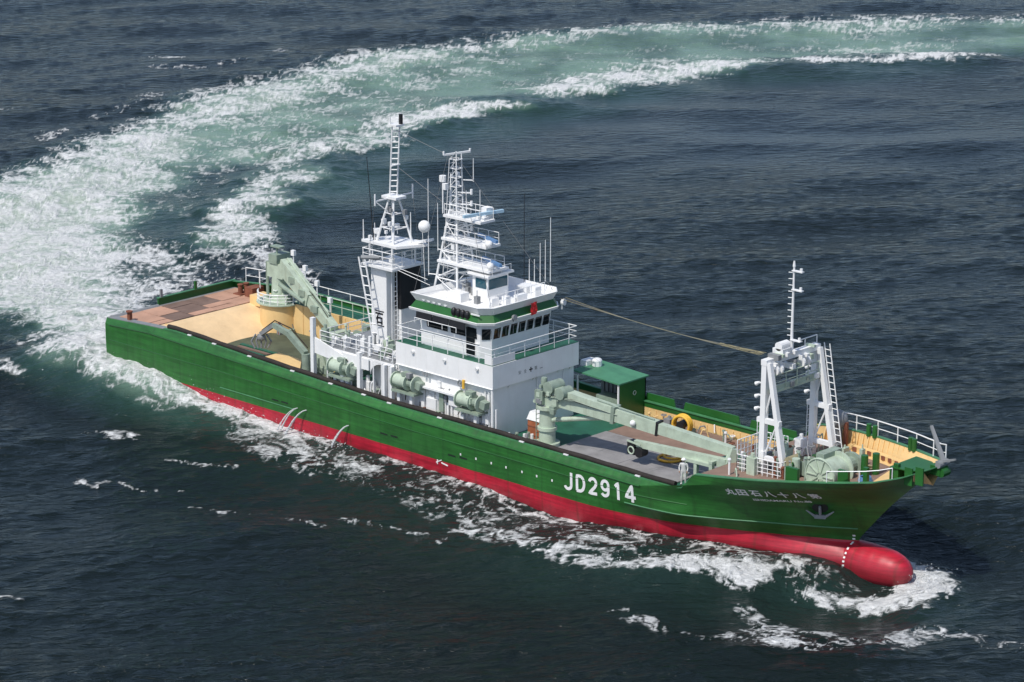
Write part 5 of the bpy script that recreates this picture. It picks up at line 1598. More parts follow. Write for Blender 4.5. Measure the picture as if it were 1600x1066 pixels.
db = (bp1 - bp0)
MB().beam(bp0, bp0 + db * 0.55, 0.9, 1.2, 0.8, 1.05).build('boom_section', M['mint'], after_crane)
MB().beam(bp0 + db * 0.5, bp1, 0.66, 0.86, 0.6, 0.75).build('boom_section', M['mint'], after_crane)
MB().cyl(bp0 + Vector((0, -0.5, -1.4)), bp0 + db * 0.5 + Vector((0, -0.45, -0.35)), 0.17, 0.17, 10).build('luffing_ram', M['mint_dark'], after_crane)
MB().cyl(bp0 + db * 0.05 + Vector((0, 0.1, 0.75)), bp0 + db * 0.9 + Vector((0, 0.1, 0.6)), 0.07, 0.07, 6).build('hydraulic_pipe', M['mint'], after_crane)
for t in (0.12, 0.36, 0.6, 0.86):
    q = bp0 + db * t + Vector((0, 0.35, 0.4))
    b_ = MB(); b_.cyl(q, q + Vector((0, 0, 0.85)), 0.05, 0.05, 6); b_.box(q.x - 0.17, q.x + 0.17, q.y - 0.12, q.y + 0.12, q.z + 0.85, q.z + 1.25); b_.build('flood_lamp', M['white_clean'], after_crane)
for t in (0.25, 0.45, 0.7):
    q = bp0 + db * t + Vector((0, -0.42, 0.1))
    MB().box(q.x - 0.35, q.x + 0.35, q.y - 0.12, q.y + 0.1, q.z - 0.2, q.z + 0.25).build('valve_block', M['mint_dark'], after_crane)
for k in range(5):
    off = Vector((0, -0.15 + 0.08 * k, 0.5 + 0.03 * k))
    pts = [bp0 + db * (0.1 + 0.16 * i) + off + Vector((0, 0, 0.12 * math.sin(i * 2.1 + k))) for i in range(6)]
    MB().tube(pts, 0.03, 5).build('hydraulic_hose', M['rubber' if k % 2 else 'mint_dark'], after_crane)
# grab and winch machinery under the boom end
g = bp1
b_ = MB(); b_.box(g.x - 0.6, g.x + 0.7, g.y - 0.7, g.y + 0.7, g.z - 1.0, g.z - 0.1); b_.cyl(g + Vector((0.3, -0.9, -0.6)), g + Vector((0.3, 0.9, -0.6)), 0.5, 0.5, 16)
b_.build('tow_winch', M['mint'], ship, auto=R(40))
b_ = MB()
for i in range(7):
    b_.box(g.x + random.uniform(-0.8, 1.2), g.x + random.uniform(1.2, 1.8), g.y - 1.6 + 0.4 * i, g.y - 1.45 + 0.4 * i, g.z - 1.7, g.z - random.uniform(0.3, 1.2))
b_.build('winch_frame', M['mint_dark'], ship)
# knuckle-boom handler standing in the well
k0 = spot(478, 572, Y=-4.0)
kz = Vector((k0.x, -4.0, 0))
kb = MB(); kb.cyl((kz.x, kz.y, 3.1), (kz.x, kz.y, 5.0), 0.34, 0.3, 12)
knuckle = kb.build('knuckle_crane', M['mint_dark'], ship, auto=R(40))
ka, kb_, kc, kd = Vector((kz.x, kz.y, 5.0)), spot(452, 522, Y=-3.6), spot(428, 508, Y=-3.2), spot(408, 522, Y=-2.9)
MB().beam(ka, kb_, 0.34, 0.42).build('lower_arm', M['mint_dark'], knuckle)
MB().beam(kb_, kc, 0.32, 0.36).build('upper_arm', M['mint_dark'], knuckle)
MB().beam(kc, kd, 0.26, 0.3).build('dipper_arm', M['grey'], knuckle)
b_ = MB()
for i in range(5):
    a = -0.6 + 0.3 * i
    b_.tube([kd + Vector((a * 0.4, a * 0.5, 0)), kd + Vector((a * 0.9, a * 0.8, -0.55)), kd + Vector((a * 0.5, a * 0.6, -1.05))], 0.07, 6)
b_.ball(kd + Vector((0, 0, -0.25)), 0.3, 10, 7)
b_.build('grab', M['grey'], knuckle)
MB().tube([ka + Vector((0, 0.2, 0.4)), kb_ + Vector((0.2, 0, 0.45)), kc + Vector((0.1, 0, 0.35)), kd + Vector((0.1, 0, 0.3))], 0.04, 6).build('hydraulic_hose', M['rubber'], knuckle)
# dark timber baulks on the well deck
for i in range(5):
    MB().box(-33.5 + 0.3 * i, -26.0 + 0.3 * i, -1.5 - 0.5 * i, -1.2 - 0.5 * i, 3.105, 3.3).build('timber_baulk', M['dark_deck'] if i % 2 else M['deck_green'], main_deck)

# ------------------------------------------------------------------ forward gantry
GX, GY, ZB, ZG = 16.45, 2.5, 4.85, 12.0
gm = MB()
gm.beam((GX, -GY - 0.2, ZG), (GX, GY + 0.2, ZG), 0.45, 0.36)
gantry = gm.build('bow_gantry', M['white'], ship)
for s_ in (-1, 1):
    MB().beam((GX - 0.1, s_ * GY, ZB), (GX, s_ * GY, ZG), 0.36, 0.38, up=(1, 0, 0)).build('gantry_leg', M['white'], gantry)
    MB().beam((GX + 1.7, s_ * GY, ZB), (GX + 0.3, s_ * GY, ZG), 0.32, 0.36, 0.28, 0.3, up=(0, 1, 0)).build('gantry_leg', M['white'], gantry)
    MB().beam((GX - 0.5, s_ * GY, 8.3), (GX + 1.25, s_ * GY, 8.3), 0.3, 0.3).build('gantry_tie', M['white'], gantry)
    MB().beam((GX, s_ * GY, 5.9), (GX + 1.5, s_ * GY, 5.9), 0.28, 0.28).build('gantry_tie', M['white'], gantry)
    for z in (8.9, 9.7, 10.5):
        b_ = MB()
        b_.cyl((GX - 0.72, s_ * GY, z + 0.0), (GX - 0.45, s_ * GY, z + 0.16), 0.14, 0.06, 10); b_.beam((GX - 0.5, s_ * GY, z + 0.12), (GX, s_ * GY, z + 0.2), 0.08, 0.08)
        b_.build('gantry_lamp', M['white_clean'], gantry)
b_ = MB(); b_.box(GX - 0.3, GX + 0.5, -GY + 0.3, GY - 0.3, 10.05, 10.2); b_.beam((GX + 0.4, -GY, 10.3), (GX + 0.4, GY, 10.3), 0.1, 0.35); b_.build('gantry_walkway', M['mint'], gantry)
MB().rail([(GX + 0.5, -GY + 0.3, 10.2), (GX + 0.5, GY - 0.3, 10.2)], 1.0, 2, 1.0, 0.035).build('gantry_rail', M['mint'], gantry)
MB().rail([(GX - 0.1, 0.3, ZG + 0.2), (GX - 0.1, GY + 0.2, ZG + 0.2)], 0.5, 1, 1.2, 0.03).build('gantry_rail', M['white_clean'], gantry)
MB().ladder((GX + 2.05, GY + 0.2, ZB), (GX + 0.7, GY + 0.2, ZG + 0.3), (1, 0, 0), 0.42, 0.4, 0.035).build('gantry_ladder', M['white_clean'], gantry)
b_ = MB(); b_.box(GX - 0.45, GX + 0.35, -1.3, -0.5, ZG + 0.18, ZG + 0.6); b_.cyl((GX, -1.3, ZG + 0.75), (GX, -0.45, ZG + 0.75), 0.28, 0.28, 14); b_.build('gantry_winch', M['white_clean'], gantry)
for i in range(16):
    y = random.uniform(-2.6, 2.4); z = ZG + random.choice((0.25, -0.35, -0.6, -1.7)); s_ = random.uniform(0.07, 0.17)
    MB().box(GX - 0.1 - s_, GX - 0.1 + s_ + 0.5, y - s_, y + s_, z - s_, z + s_).build('gantry_fitting', M[('white_clean', 'white_clean', 'mint', 'grey')[i % 4]], gantry)
for s_ in (-1, 1):
    for z0, z1 in ((5.9, 8.3), (8.3, 10.6)):
        f0 = GX + lerp(1.7, 0.3, (z0 - ZB) / (ZG - ZB)); f1 = GX + lerp(1.7, 0.3, (z1 - ZB) / (ZG - ZB))
        MB().cyl((GX, s_ * GY, z0), (f1, s_ * GY, z1), 0.06, 0.06, 6).build('gantry_brace', M['white'], gantry)
    for k in range(3):
        MB().tube([(GX - 0.24, s_ * GY - 0.15 + 0.12 * k, ZB), (GX - 0.22, s_ * GY - 0.15 + 0.12 * k, 8.0), (GX - 0.2, s_ * GY - 0.12 + 0.1 * k, ZG)], 0.03, 5).build('gantry_cable', M[('grey', 'white_clean', 'rubber')[k]], gantry)
    b_ = MB(); b_.ladder((GX - 0.45, s_ * GY, 4.9), (GX - 0.4, s_ * GY, 8.2), (0, 1, 0), 0.35, 0.34, 0.025); b_.build('gantry_ladder', M['white_clean'], gantry)
for y in (-2.0, -1.6, 0.6, 1.1):
    b_ = MB()
    b_.cyl((GX + 0.35, y - 0.08, ZG - 0.55), (GX + 0.35, y + 0.08, ZG - 0.55), 0.32, 0.32, 14); b_.box(GX + 0.2, GX + 0.5, y - 0.12, y + 0.12, ZG - 0.5, ZG - 0.1)
    b_.build('gantry_sheave', M['white_clean'], gantry)
MB().cyl((GX, 0.0, ZG), (GX + 0.05, 0.0, 17.6), 0.1, 0.06, 8).build('fore_mast', M['white_clean'], gantry)
for z in (12.9, 16.1, 17.3):
    b_ = MB()
    b_.box(GX - 0.05, GX + 0.75, -0.12, 0.12, z, z + 0.07)
    b_.cyl((GX + 0.6, 0, z + 0.07), (GX + 0.6, 0, z + 0.25), 0.09, 0.09, 8)
    b_.build('mast_lamp', M['white_clean'], gantry)
MB().cyl((GX + 0.05, 0, 17.6), (GX + 0.05, 0, 17.95), 0.1, 0.05, 8).build('mast_lamp', M['white_clean'], gantry)
for i in range(13):
    z = 12.4 + i * 0.4
    MB().cyl((GX - 0.28, -0.1, z), (GX, 0.0, z), 0.025, 0.025, 4).build('mast_step', M['white_clean'], gantry)
# white pipework cage at the foot of the starboard legs
b_ = MB()
b_.rail([(GX - 1.6, -3.1, 4.8), (GX + 1.8, -3.1, 4.95), (GX + 1.8, -1.7, 4.95)], 1.1, 4, 0.4, 0.03)
b_.rail([(GX - 1.6, -3.1, 4.8), (GX - 1.6, -0.6, 4.8), (GX + 0.4, -0.6, 4.9)], 2.0, 6, 0.35, 0.03)
b_.build('pipe_cage', M['white_clean'], gantry)
for i in range(12):
    x, y = GX + random.uniform(-0.9, 1.9), random.uniform(-2.9, -1.6)
    MB().box(x, x + random.uniform(0.15, 0.4), y, y + random.uniform(0.15, 0.4), 4.9, 4.9 + random.uniform(0.4, 1.9)).build('valve_block', M[('mint', 'mint_dark', 'white_clean', 'grey')[i % 4]], gantry)
b_ = MB(); b_.cyl((18.9, -2.4, 5.05), (18.9, -2.4, 6.35), 0.26, 0.26, 12); b_.build('capstan', M['mint'], ship)

# ------------------------------------------------------------------ bow winch and forecastle fittings
wc = spot(1296, 738, Y=-1.9)
bw = MB(); bw.cyl(wc + Vector((0, -0.9, 0)), wc + Vector((0, 0.9, 0)), 0.85, 0.85, 24)
bow_winch = bw.build('bow_winch', M['mint'], ship, auto=R(40))
for dy in (-0.95, 0.9):
    MB().cyl(wc + Vector((0, dy, 0)), wc + Vector((0, dy + 0.1, 0)), 1.12, 1.12, 28).build('drum_flange', M['mint'], bow_winch, auto=R(40))
b_ = MB()
for k in range(10):
    t = k * math.pi / 5
    b_.beam(wc + Vector((0.2 * math.cos(t), -0.98, 0.2 * math.sin(t))), wc + Vector((1.0 * math.cos(t), -0.98, 1.0 * math.sin(t))), 0.1, 0.06)
b_.ring(wc + Vector((0, -0.97, 0)), 1.07, 0.05, 28, 'Y')
b_.build('flange_rib', M['mint'], bow_winch)
b_ = MB(); b_.box(wc.x - 1.0, wc.x + 1.0, wc.y - 1.15, wc.y + 1.2, fdz(wc.x), wc.z - 0.6); b_.build('winch_bed', M['mint_dark'], bow_winch)
b_ = MB(); b_.cyl(wc + Vector((0, 1.2, 0)), wc + Vector((0, 2.2, 0)), 0.5, 0.5, 16); b_.cyl(wc + Vector((0, 2.2, 0)), wc + Vector((0, 2.4, 0)), 0.75, 0.75, 18); b_.box(wc.x - 0.9, wc.x - 0.3, wc.y - 0.2, wc.y + 1.6, wc.z + 0.3, wc.z + 1.1); b_.build('winch_motor', M['mint_dark'], bow_winch)
for dx, dy, sz in ((-1.4, 1.6, 0.7), (-2.0, 0.4, 0.6), (-1.9, 2.3, 0.55)):
    q = wc + Vector((dx, dy, -0.3))
    b_ = MB(); b_.cyl(q + Vector((0, -0.5, 0)), q + Vector((0, 0.5, 0)), sz * 0.7, sz * 0.7, 16); b_.cyl(q + Vector((0, -0.6, 0)), q + Vector((0, -0.52, 0)), sz, sz, 18); b_.cyl(q + Vector((0, 0.52, 0)), q + Vector((0, 0.6, 0)), sz, sz, 18)
    b_.box(q.x - 0.5, q.x + 0.5, q.y - 0.6, q.y + 0.6, fdz(q.x), q.z - 0.3)
    b_.build('warping_drum', M['mint_dark'], bow_winch, auto=R(40))
q = wc + Vector((-2.6, -0.7, 0.2)); MB().cyl(q, q + Vector((0, 1.0, 0)), 0.35, 0.35, 12).build('rope_drum', M['rope'], bow_winch)
# green fairlead plates and bitts along the starboard forecastle edge
for px, w, h_ in ((1232, 0.9, 0.75), (1293, 0.75, 0.6), (1318, 0.3, 0.75), (1346, 0.35, 0.75)):
    p = spot(px, 752, Y=-4.6)
    y = -min(float(yt(p.x)), hull_half(p.x, fdz(p.x))) + 0.3
    MB().box(p.x - w / 2, p.x + w / 2, y - 0.12, y + 0.12, fdz(p.x), zt(p.x, -1) + h_).build('fairlead', M['green'], fore_deck)
for px, py in ((1350, 748), (1368, 745)):
    p = spot(px, py, Z=5.35)
    b_ = MB(); b_.cyl(p, p + Vector((0, 0, 1.5)), 0.22, 0.22, 12); b_.build('bitt', M['green'], fore_deck)
for px, py in ((1350, 660), (1362, 664), (1410, 690), (1418, 694)):
    p = spot(px, py + 12, Y=4.4 if px < 1400 else 2.6)
    y = float(yt(p.x)) - 0.25
    z = float(zt(p.x, 1))
    b_ = MB(); b_.cyl((p.x, y, z - 0.1), (p.x, y, z + 0.7), 0.17, 0.17, 10); b_.build('bitt', M['green'], fore_deck)
# stem platform, port and starboard bow rails
MB().prism([(25.2, -1.3, 6.92), (26.4, -1.2, 6.92), (27.5, -0.4, 6.92), (27.5, 0.4, 6.92), (26.4, 1.2, 6.92), (25.2, 1.4, 6.92)], (0, 0, 0.06)).build('stem_platform', M['green'], fore_deck)
MB().box(25.1, 25.2, -1.3, 1.4, 5.8, 6.98).build('stem_breakwater', M['green'], fore_deck)
for px in (1419, 1436):
    p = spot(px, 745, Y=-1.6)
    MB().box(p.x - 0.28, p.x + 0.28, p.y, p.y + 0.1, p.z - 0.55, p.z + 0.55).build('roller_plate', M['green'], fore_deck)
MB().rail([(x, float(yt(x)) - 0.1, float(zt(x, 1))) for x in np.linspace(15.6, 27.3, 16)], 1.0, 2, 2.2, 0.04).build('bow_rail', M['white_clean'], fore_deck)
MB().rail([(x, -float(yt(x)) + 0.1, float(zt(x, -1))) for x in np.linspace(22.4, 26.0, 6)], 0.7, 1, 1.8, 0.03).build('bow_rail', M['white_clean'], fore_deck)
# anchor davit / jackstaff gear on the stem head
b_ = MB(); b_.beam((27.6, 0.0, 7.5), (29.0, -0.15, 8.0), 0.26, 0.18, 0.14, 0.1); b_.beam((28.0, 0.1, 7.6), (26.6, 0.7, 9.4), 0.3, 0.16, 0.18, 0.1); b_.cyl((28.0, -0.5, 7.5), (28.0, 0.5, 7.5), 0.2, 0.2, 12)
b_.build('stem_davit', M['grey'], fore_deck)
b_ = MB(); b_.cyl((28.1, -0.35, 7.0), (28.1, 0.35, 7.0), 0.28, 0.28, 12); b_.box(27.4, 28.1, -0.4, 0.4, 6.8, 7.4); b_.build('stem_roller', M['green'], fore_deck)
# grey domed ventilator by the port gantry leg
p = spot(1310, 655, Y=4.6)
b_ = MB(); b_.cyl((p.x, p.y, fdz(p.x)), (p.x, p.y, p.z - 0.2), 0.28, 0.28, 12); b_.ball(p, 0.62, 16, 10); b_.build('ventilator', M['grey'], fore_deck, auto=R(40))
MB().box(p.x + 0.5, p.x + 0.75, p.y - 0.1, p.y + 0.1, fdz(p.x), p.z - 0.1).build('post', M['rust'], fore_deck)
# cream waterway along the port forecastle, widening over the whole deck at the stem
a_, c_ = [], []
for x in np.linspace(16.6, 27.2, 26):
    yo = max(0.02, min(float(yt(x)), hull_half(x, fdz(x))) - 0.2)
    yi = yo - 0.95 if x < 22.9 else lerp(yo - 0.95, -yo, min(1.0, (x - 22.9) / 1.3))
    a_.append((x, max(yi, -yo), fdz(x) + 0.012)); c_.append((x, yo, fdz(x) + 0.012))
MB().loft([a_, c_]).build('waterway', M['cream'], fore_deck)
a_, c_ = [], []
for x in np.linspace(17.5, 23.6, 12):
    y = hull_half(x, fdz(x)) - 0.75
    a_.append((x, y, fdz(x) + 0.34)); c_.append((x, y + 0.42, fdz(x) + 0.34))
MB().loft([[(p_[0], p_[1], p_[2] - 0.32) for p_ in a_], a_, c_]).build('side_step', M['cream'], fore_deck)
for i in range(7):
    x = 18.2 + i * 0.75; y = hull_half(x, fdz(x)) - 0.82
    MB().box(x, x + 0.32, y - 0.06, y + 0.02, fdz(x) + 0.1, fdz(x) + 0.36).build('step_bracket', M['rust'], fore_deck)
q = spot(1392, 741, Z=5.5); MB().beam(q, q + Vector((1.2, 0.5, 0)), 0.3, 0.14).build('chain_cover', M['rust'], fore_deck)

# packed gear round the gantry foot, the bow winch and along the decks
def gear(n, xr, yr, zf, hr, parent, mats, names=('gear_box', 'stand_pipe', 'hydraulic_hose', 'hand_wheel')):
    for i in range(n):
        x, y = random.uniform(*xr), random.uniform(*yr)
        z = zf(x) if callable(zf) else zf
        h_ = random.uniform(*hr)
        mt = M[mats[i % len(mats)]]
        k = i % 4
        if k == 0:
            a, c = random.uniform(0.1, 0.34), random.uniform(0.1, 0.3)
            b_ = MB(); b_.box(x - a, x + a, y - c, y + c, z, z + h_ * 0.8); b_.cyl((x, y, z + h_ * 0.8), (x, y, z + h_), a * 0.5, a * 0.4, 8); b_.build(names[0], mt, parent)
        elif k == 1:
            b_ = MB(); b_.cyl((x, y, z), (x, y, z + h_), 0.07, 0.07, 7); b_.cyl((x, y, z + h_), (x, y, z + h_ + 0.1), 0.13, 0.1, 8); b_.build(names[1], mt, parent)
        elif k == 2:
            dx, dy = random.uniform(-0.9, 0.9), random.uniform(-0.6, 0.6)
            MB().tube([(x, y, z + 0.1), (x + dx * 0.3, y + dy * 0.3, z + h_ * 0.8), (x + dx * 0.7, y + dy * 0.7, z + h_ * 0.7), (x + dx, y + dy, z + 0.05)], 0.045, 6).build(names[2], mt, parent)
        else:
            b_ = MB(); b_.cyl((x, y, z), (x, y, z + h_ * 0.7), 0.04, 0.04, 6); b_.ring((x, y, z + h_ * 0.7), 0.17, 0.035, 12); b_.build(names[3], mt, parent)
gear(34, (15.2, 18.6), (-3.2, 3.4), fdz, (0.4, 1.7), gantry, ('mint', 'mint_dark', 'white_clean', 'grey', 'mint', 'rust'))
gear(26, (18.4, 21.4), (-3.0, 2.6), fdz, (0.4, 1.5), fore_deck, ('mint', 'mint_dark', 'grey', 'mint', 'green'))
gear(18, (13.8, 15.4), (-4.4, 4.6), fdz, (0.3, 1.1), fore_deck, ('mint_dark', 'white_clean', 'mint', 'grey'))
gear(22, (0.5, 12.3), (4.6, 5.9), 3.14, (0.3, 0.9), main_deck, ('grey', 'rust', 'mint_dark', 'white_clean', 'cream'))
gear(12, (-3.6, -0.2), (-5.4, -4.4), 3.1, (0.3, 0.9), main_deck, ('white_clean', 'grey', 'mint_dark'))
gear(14, (-34, -26), (2.6, 3.7), 3.11, (0.3, 1.0), main_deck, ('mint_dark', 'grey', 'rust'))
gear(16, (-36.3, -33.8), (3.0, 5.2), 5.3, (0.3, 1.4), after_crane, ('mint', 'mint_dark', 'grey', 'white_clean'))
gear(30, (-20.6, -13.2), (-5.45, -4.5), 3.1, (0.5, 2.6), side_deck, ('white_clean', 'mint', 'white_clean', 'grey', 'mint_dark', 'black'))
gear(24, (-20.2, -13.4), (-5.3, -3.7), 6.63, (0.3, 1.5), side_deck, ('white_clean', 'mint', 'mint_dark', 'white_clean', 'grey'))
gear(14, (-12.8, -4.3), (-5.7, -5.3), 3.1, (0.4, 1.3), house, ('white_clean', 'mint_dark', 'white_clean', 'grey', 'rust'))
for x in (-19.6, -17.2, -15.0, -14.2, -13.5):
    MB().cyl((x, -5.6, 3.1), (x, -5.6, 6.5), 0.055, None, 6).build('stanchion_pipe', M['white_clean'], side_deck)
for i, (x, y) in enumerate(((3.2, -5.3), (7.9, -5.2), (10.6, 5.2), (22.0, 0.9), (23.2, -1.1), (-29.5, -4.9))):
    b_ = MB(); z = deck_z(x) + 0.05
    for k in range(4):
        b_.ring((x, y, z + 0.07 * k), 0.42 - 0.03 * k, 0.045, 16)
    b_.build('coiled_rope', M['rope' if i % 2 else 'blue'], main_deck if x < 13 else fore_deck)

# ropes from the gantry head back to the bridge
a, c = spot(1192, 553, X=GX - 0.3), spot(880, 466, X=-4.6)
for k in range(3):
    pts = [a.lerp(c, i / 20) + Vector((0, 0.34 * (k - 1) * (1 - 0.3 * i / 20), -(0.12 + 0.12 * k) * math.sin(math.pi * i / 20))) for i in range(21)]
    MB().tube(pts, 0.014, 5).build('hanging_rope', M[('rope', 'wire', 'rope')[k]], gantry)
for k in range(3):
    pts = [a.lerp(c, 0.2 * i / 14) + Vector((0, 0.1 * math.cos(i * 1.3 + k * 1.6), 0.07 * math.sin(i * 1.3 + k * 1.6) - 0.2 * math.sin(math.pi * 0.24 * i / 14))) for i in range(15)]
    MB().tube(pts, 0.032 - 0.004 * k, 5).build('rope_lashing', M['rope'], gantry)

# ------------------------------------------------------------------ loose things on board
def thing(name, label, cat, loc, rz=0.0):
    o = bpy.data.objects.new(name, None)
    COL.objects.link(o)
    o.location = loc
    o.rotation_euler = (0, 0, rz)
    o['label'] = label
    o['category'] = cat
    return o
# orange-brown tank with a white lid beside the crane
t = thing('storage_box', 'orange brown box with white lid standing between deckhouse and forward crane', 'box', (-1.95, -2.9, 3.1))
MB().box(-0.6, 0.6, -0.6, 0.6, 0.0, 1.45).build('body', M['orange'], t)
MB().prism([(-0.66, -0.66, 1.45), (0.66, -0.66, 1.45), (0.5, -0.5, 2.0), (-0.5, -0.5, 2.0)], (0, 1.2, 0)).build('lid', M['white_clean'], t)
b_ = MB()
for z in (0.4, 1.0):
    b_.box(-0.63, 0.63, -0.63, 0.63, z, z + 0.07)
b_.build('band', M['rust'], t)
# yellow hose coil
p = spot(1066, 668, Y=4.2)
t = thing('hose_coil', 'yellow hose coiled upright beside the port bulwark', 'hose', (p.x, p.y, 3.14), 0.2)
b_ = MB()
for k in range(5):
    b_.ring((0, -0.2 + 0.1 * k, 0.75), 0.62 - 0.03 * (k % 2), 0.1, 22, 'Y')
b_.build('coil', M['yellow'], t, True)
b_ = MB(); b_.box(-0.6, 0.6, -0.3, 0.3, 0, 0.12); b_.cyl((0, -0.35, 0.75), (0, 0.35, 0.75), 0.28, 0.28, 12); b_.beam((0, -0.32, 0.05), (0, -0.32, 0.75), 0.1, 0.1); b_.beam((0, 0.32, 0.05), (0, 0.32, 0.75), 0.1, 0.1); b_.build('stand', M['black'], t)
p = spot(1048, 686, Y=-0.4)
t = thing('hose_loop', 'short yellow hose lying on the deck under the crane boom', 'hose', (p.x, p.y, 3.2), 0.1)
MB().ring((0, 0, 0.09), 0.8, 0.09, 20, 'Z').build('loop', M['yellow'], t, True)
MB().ring((0.15, 0.1, 0.24), 0.6, 0.08, 20, 'Z').build('loop', M['yellow'], t, True)

# crew member in white overalls and helmet standing by the forecastle step
def skin_body(name, joints, edges, mat, parent):
    me = bpy.data.meshes.new(name)
    keys = list(joints)
    me.from_pydata([joints[k][0] for k in keys], [(keys.index(a), keys.index(b_)) for a, b_ in edges], [])
    me.materials.append(mat)
    o = bpy.data.objects.new(name, me)
    COL.objects.link(o)
    o.parent = parent
    sk = o.modifiers.new('skin', 'SKIN')
    sk.use_smooth_shade = True
    me.skin_vertices.new() if not me.skin_vertices else None
    for i, k in enumerate(keys):
        r_ = joints[k][1]
        v = me.skin_vertices[0].data[i]
        v.radius = r_ if isinstance(r_, tuple) else (r_, r_)
        v.use_root = (k == 'pelvis')
    sub = o.modifiers.new('sub', 'SUBSURF')
    sub.levels = 2; sub.render_levels = 2
    return o
def person(name, label, loc, rz, mat, helmet_mat, lean=0.0):
    t = thing(name, label, 'person', loc, rz)
    J = {'pelvis': ((0, 0, 0.93), (0.16, 0.12)), 'waist': ((0.01, 0, 1.08), (0.145, 0.11)), 'chest': ((0.02 + lean, 0, 1.3), (0.17, 0.12)), 'neck': ((0.02 + lean, 0, 1.47), 0.06), 'head0': ((0.03 + lean, 0, 1.56), 0.06)}
    E_ = [('pelvis', 'waist'), ('waist', 'chest'), ('chest', 'neck'), ('neck', 'head0')]
    for s_, nm in ((1, 'l'), (-1, 'r')):
        J['sh' + nm] = ((0.02 + lean, s_ * 0.2, 1.4), 0.075)
        J['el' + nm] = ((0.0 + lean + 0.05, s_ * 0.28, 1.13), 0.055)
        J['wr' + nm] = ((0.16 + lean, s_ * 0.24, 0.93), 0.042)
        J['hip' + nm] = ((0, s_ * 0.1, 0.86), 0.1)
        J['kn' + nm] = ((0.03, s_ * 0.12, 0.48), 0.072)
        J['an' + nm] = ((-0.01, s_ * 0.13, 0.09), 0.052)
        J['to' + nm] = ((0.15, s_ * 0.15, 0.045), 0.04)
        E_ += [('chest', 'sh' + nm), ('sh' + nm, 'el' + nm), ('el' + nm, 'wr' + nm), ('pelvis', 'hip' + nm), ('hip' + nm, 'kn' + nm), ('kn' + nm, 'an' + nm), ('an' + nm, 'to' + nm)]
    skin_body('body', J, E_, mat, t)
    hd = MB(); hx = 0.04 + lean
    hd.ball((hx, 0, 1.63), 0.095, 14, 10, 1.25)
    hd.ball((hx + 0.095, 0, 1.61), 0.02, 6, 5, 1.3)
    for s_ in (-1, 1):
        hd.ball((hx - 0.005, s_ * 0.095, 1.62), 0.025, 6, 5, 1.3)
    head = hd.build('head', M['skin'], t, True)
    e = MB()
    for s_ in (-1, 1):
        e.ball((hx + 0.086, s_ * 0.035, 1.64), 0.012, 6, 4)
    e.box(hx + 0.088, hx + 0.096, -0.025, 0.025, 1.555, 1.563)
    e.build('eyes', M['black'], head)
    hm = MB(); hm.ball((hx, 0, 1.685), 0.135, 16, 10, 0.85); hm.cyl((hx + 0.03, 0, 1.68), (hx + 0.03, 0, 1.695), 0.165, 0.165, 18)
    hm.build('helmet', helmet_mat, t, True)
    for s_ in (-1, 1):
        h_ = MB(); w = Vector((0.17 + lean, s_ * 0.24, 0.9))
        h_.ball(w, 0.042, 8, 6, 1.25)
        for f in range(4):
            b0 = w + Vector((0.02 - 0.018 * f + 0.01, s_ * 0.01, -0.035)); ln = (0.06, 0.07, 0.066, 0.052)[f]
            h_.tube([b0, b0 + Vector((0.012, -s_ * 0.004, -ln * 0.6)), b0 + Vector((0.008, -s_ * 0.018, -ln))], 0.009, 5)
        h_.tube([w + Vector((0.03, -s_ * 0.01, 0.0)), w + Vector((0.055, -s_ * 0.02, -0.03)), w + Vector((0.06, -s_ * 0.025, -0.055))], 0.01, 5)
        h_.build('hand', M['skin'], t, True)
    b_ = MB()
    for s_ in (-1, 1):
        b_.ball((0.07, s_ * 0.145, 0.045), 0.06, 8, 6, 0.75); b_.ball((0.14, s_ * 0.15, 0.04), 0.055, 8, 6, 0.7); b_.ball((0.0, s_ * 0.135, 0.05), 0.055, 8, 6, 0.9)
    b_.build('boots', M['black'], t, True)
    return t
person('person', 'person in white overalls and helmet standing by the forecastle step', (11.1, -3.75, 3.19), R(-60), M['overalls'], M['white_clean'])
person('person', 'person in dark clothes standing under the side deck by the rail', (-19.1, -5.35, 3.1), R(-90), M['black'], M['yellow'])

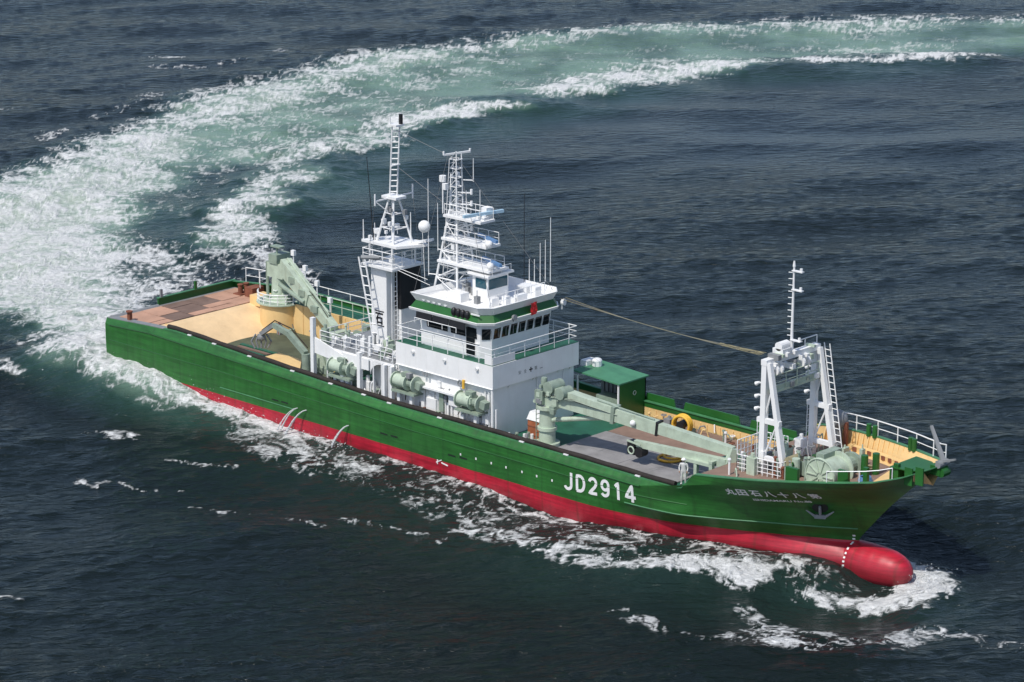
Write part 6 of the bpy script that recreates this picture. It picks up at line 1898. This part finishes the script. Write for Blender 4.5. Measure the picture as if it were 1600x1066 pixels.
# ------------------------------------------------------------------ water thrown out of the ship's side, and spray
def spray_mat():
    m, n, b = nt('white_water')
    b.inputs['Base Color'].default_value = (0.72, 0.74, 0.74, 1)
    b.inputs['Roughness'].default_value = 0.8
    b.inputs['Alpha'].default_value = 0.6
    return m
M['spray'] = spray_mat()
for k, (px, py, dx, dz, lab) in enumerate(((465, 638, -0.9, 1.6, 'leftmost of three water jets falling from green hull side'), (479, 641, -1.2, 1.75, 'thicker middle one of three water jets falling from the hull side'), (545, 665, -0.8, 1.45, 'rightmost of three water jets, standing alone on the hull side'))):
    p = spot(px, py, Y=-6.55)
    t = thing('water_jet', lab, 'water jet', (p.x, p.y, p.z - dz))
    t['group'] = 'water jets from the hull side'
    js = MB()
    for q_ in range(4 if k == 1 else 3):
        off = Vector((random.uniform(-0.07, 0.07), random.uniform(-0.05, 0.05), random.uniform(-0.03, 0.03)))
        pts = []
        for i in range(17):
            s_ = i / 16
            pts.append(Vector((dx * s_, -0.9 * s_, dz * (1 - s_ ** 1.8))) + off * (0.3 + 2.0 * s_))
        for i in range(16):
            r0 = 0.03 + 0.035 * (i / 16) * (1.3 if k == 1 else 1.0)
            js.cyl(pts[i], pts[i + 1], r0 * random.uniform(0.7, 1.2), r0 * random.uniform(0.7, 1.2), 6)
    js.build('stream', M['spray'], t, True)

def spray_cloud(name, label, spots_, n, seed):
    """loose drops torn off the crests: too many to count"""
    r = np.random.default_rng(seed)
    vs, fs = [], []
    tet = np.array([(1, 1, 1), (1, -1, -1), (-1, 1, -1), (-1, -1, 1)], float)
    for i in range(n):
        (a, c, sp, h) = spots_[r.integers(len(spots_))]
        t = r.random()
        p = np.array(a) * (1 - t) + np.array(c) * t
        p = p + np.array([r.normal(0, sp), r.normal(0, sp), abs(r.normal(0, h))])
        s = 0.010 + 0.024 * r.random() ** 3
        k = len(vs)
        for v in tet * s * (0.6 + 0.8 * r.random((4, 3))):
            vs.append(tuple(p + v))
        fs += [(k, k + 1, k + 2), (k, k + 3, k + 1), (k, k + 2, k + 3), (k + 1, k + 3, k + 2)]
    me = bpy.data.meshes.new(name)
    me.from_pydata(vs, [], fs)
    me.materials.append(M['spray'])
    o = bpy.data.objects.new(name, me)
    COL.objects.link(o)
    o['kind'] = 'stuff'
    o['label'] = label
    return o
def Wz(px, py, z):
    x, y = W(px, py)
    return (x, y, z)
spray_cloud('spray', 'fine white spray flying off the bow and stern waves', [
    (Wz(1440, 918, 0.0), Wz(1456, 890, 0.0), 0.5, 0.15), (Wz(940, 888, 0.3), Wz(1180, 888, 0.4), 0.35, 0.18),
    ((-43.5, -6.9, 1.2), (-30, -7.2, 0.8), 0.45, 0.4), ((-44, -7, 1.2), (-47, 2, 1.0), 1.4, 0.4), ((-30, -7.2, 0.7), (-16, -7.2, 0.2), 0.3, 0.25)], 1200, 3)
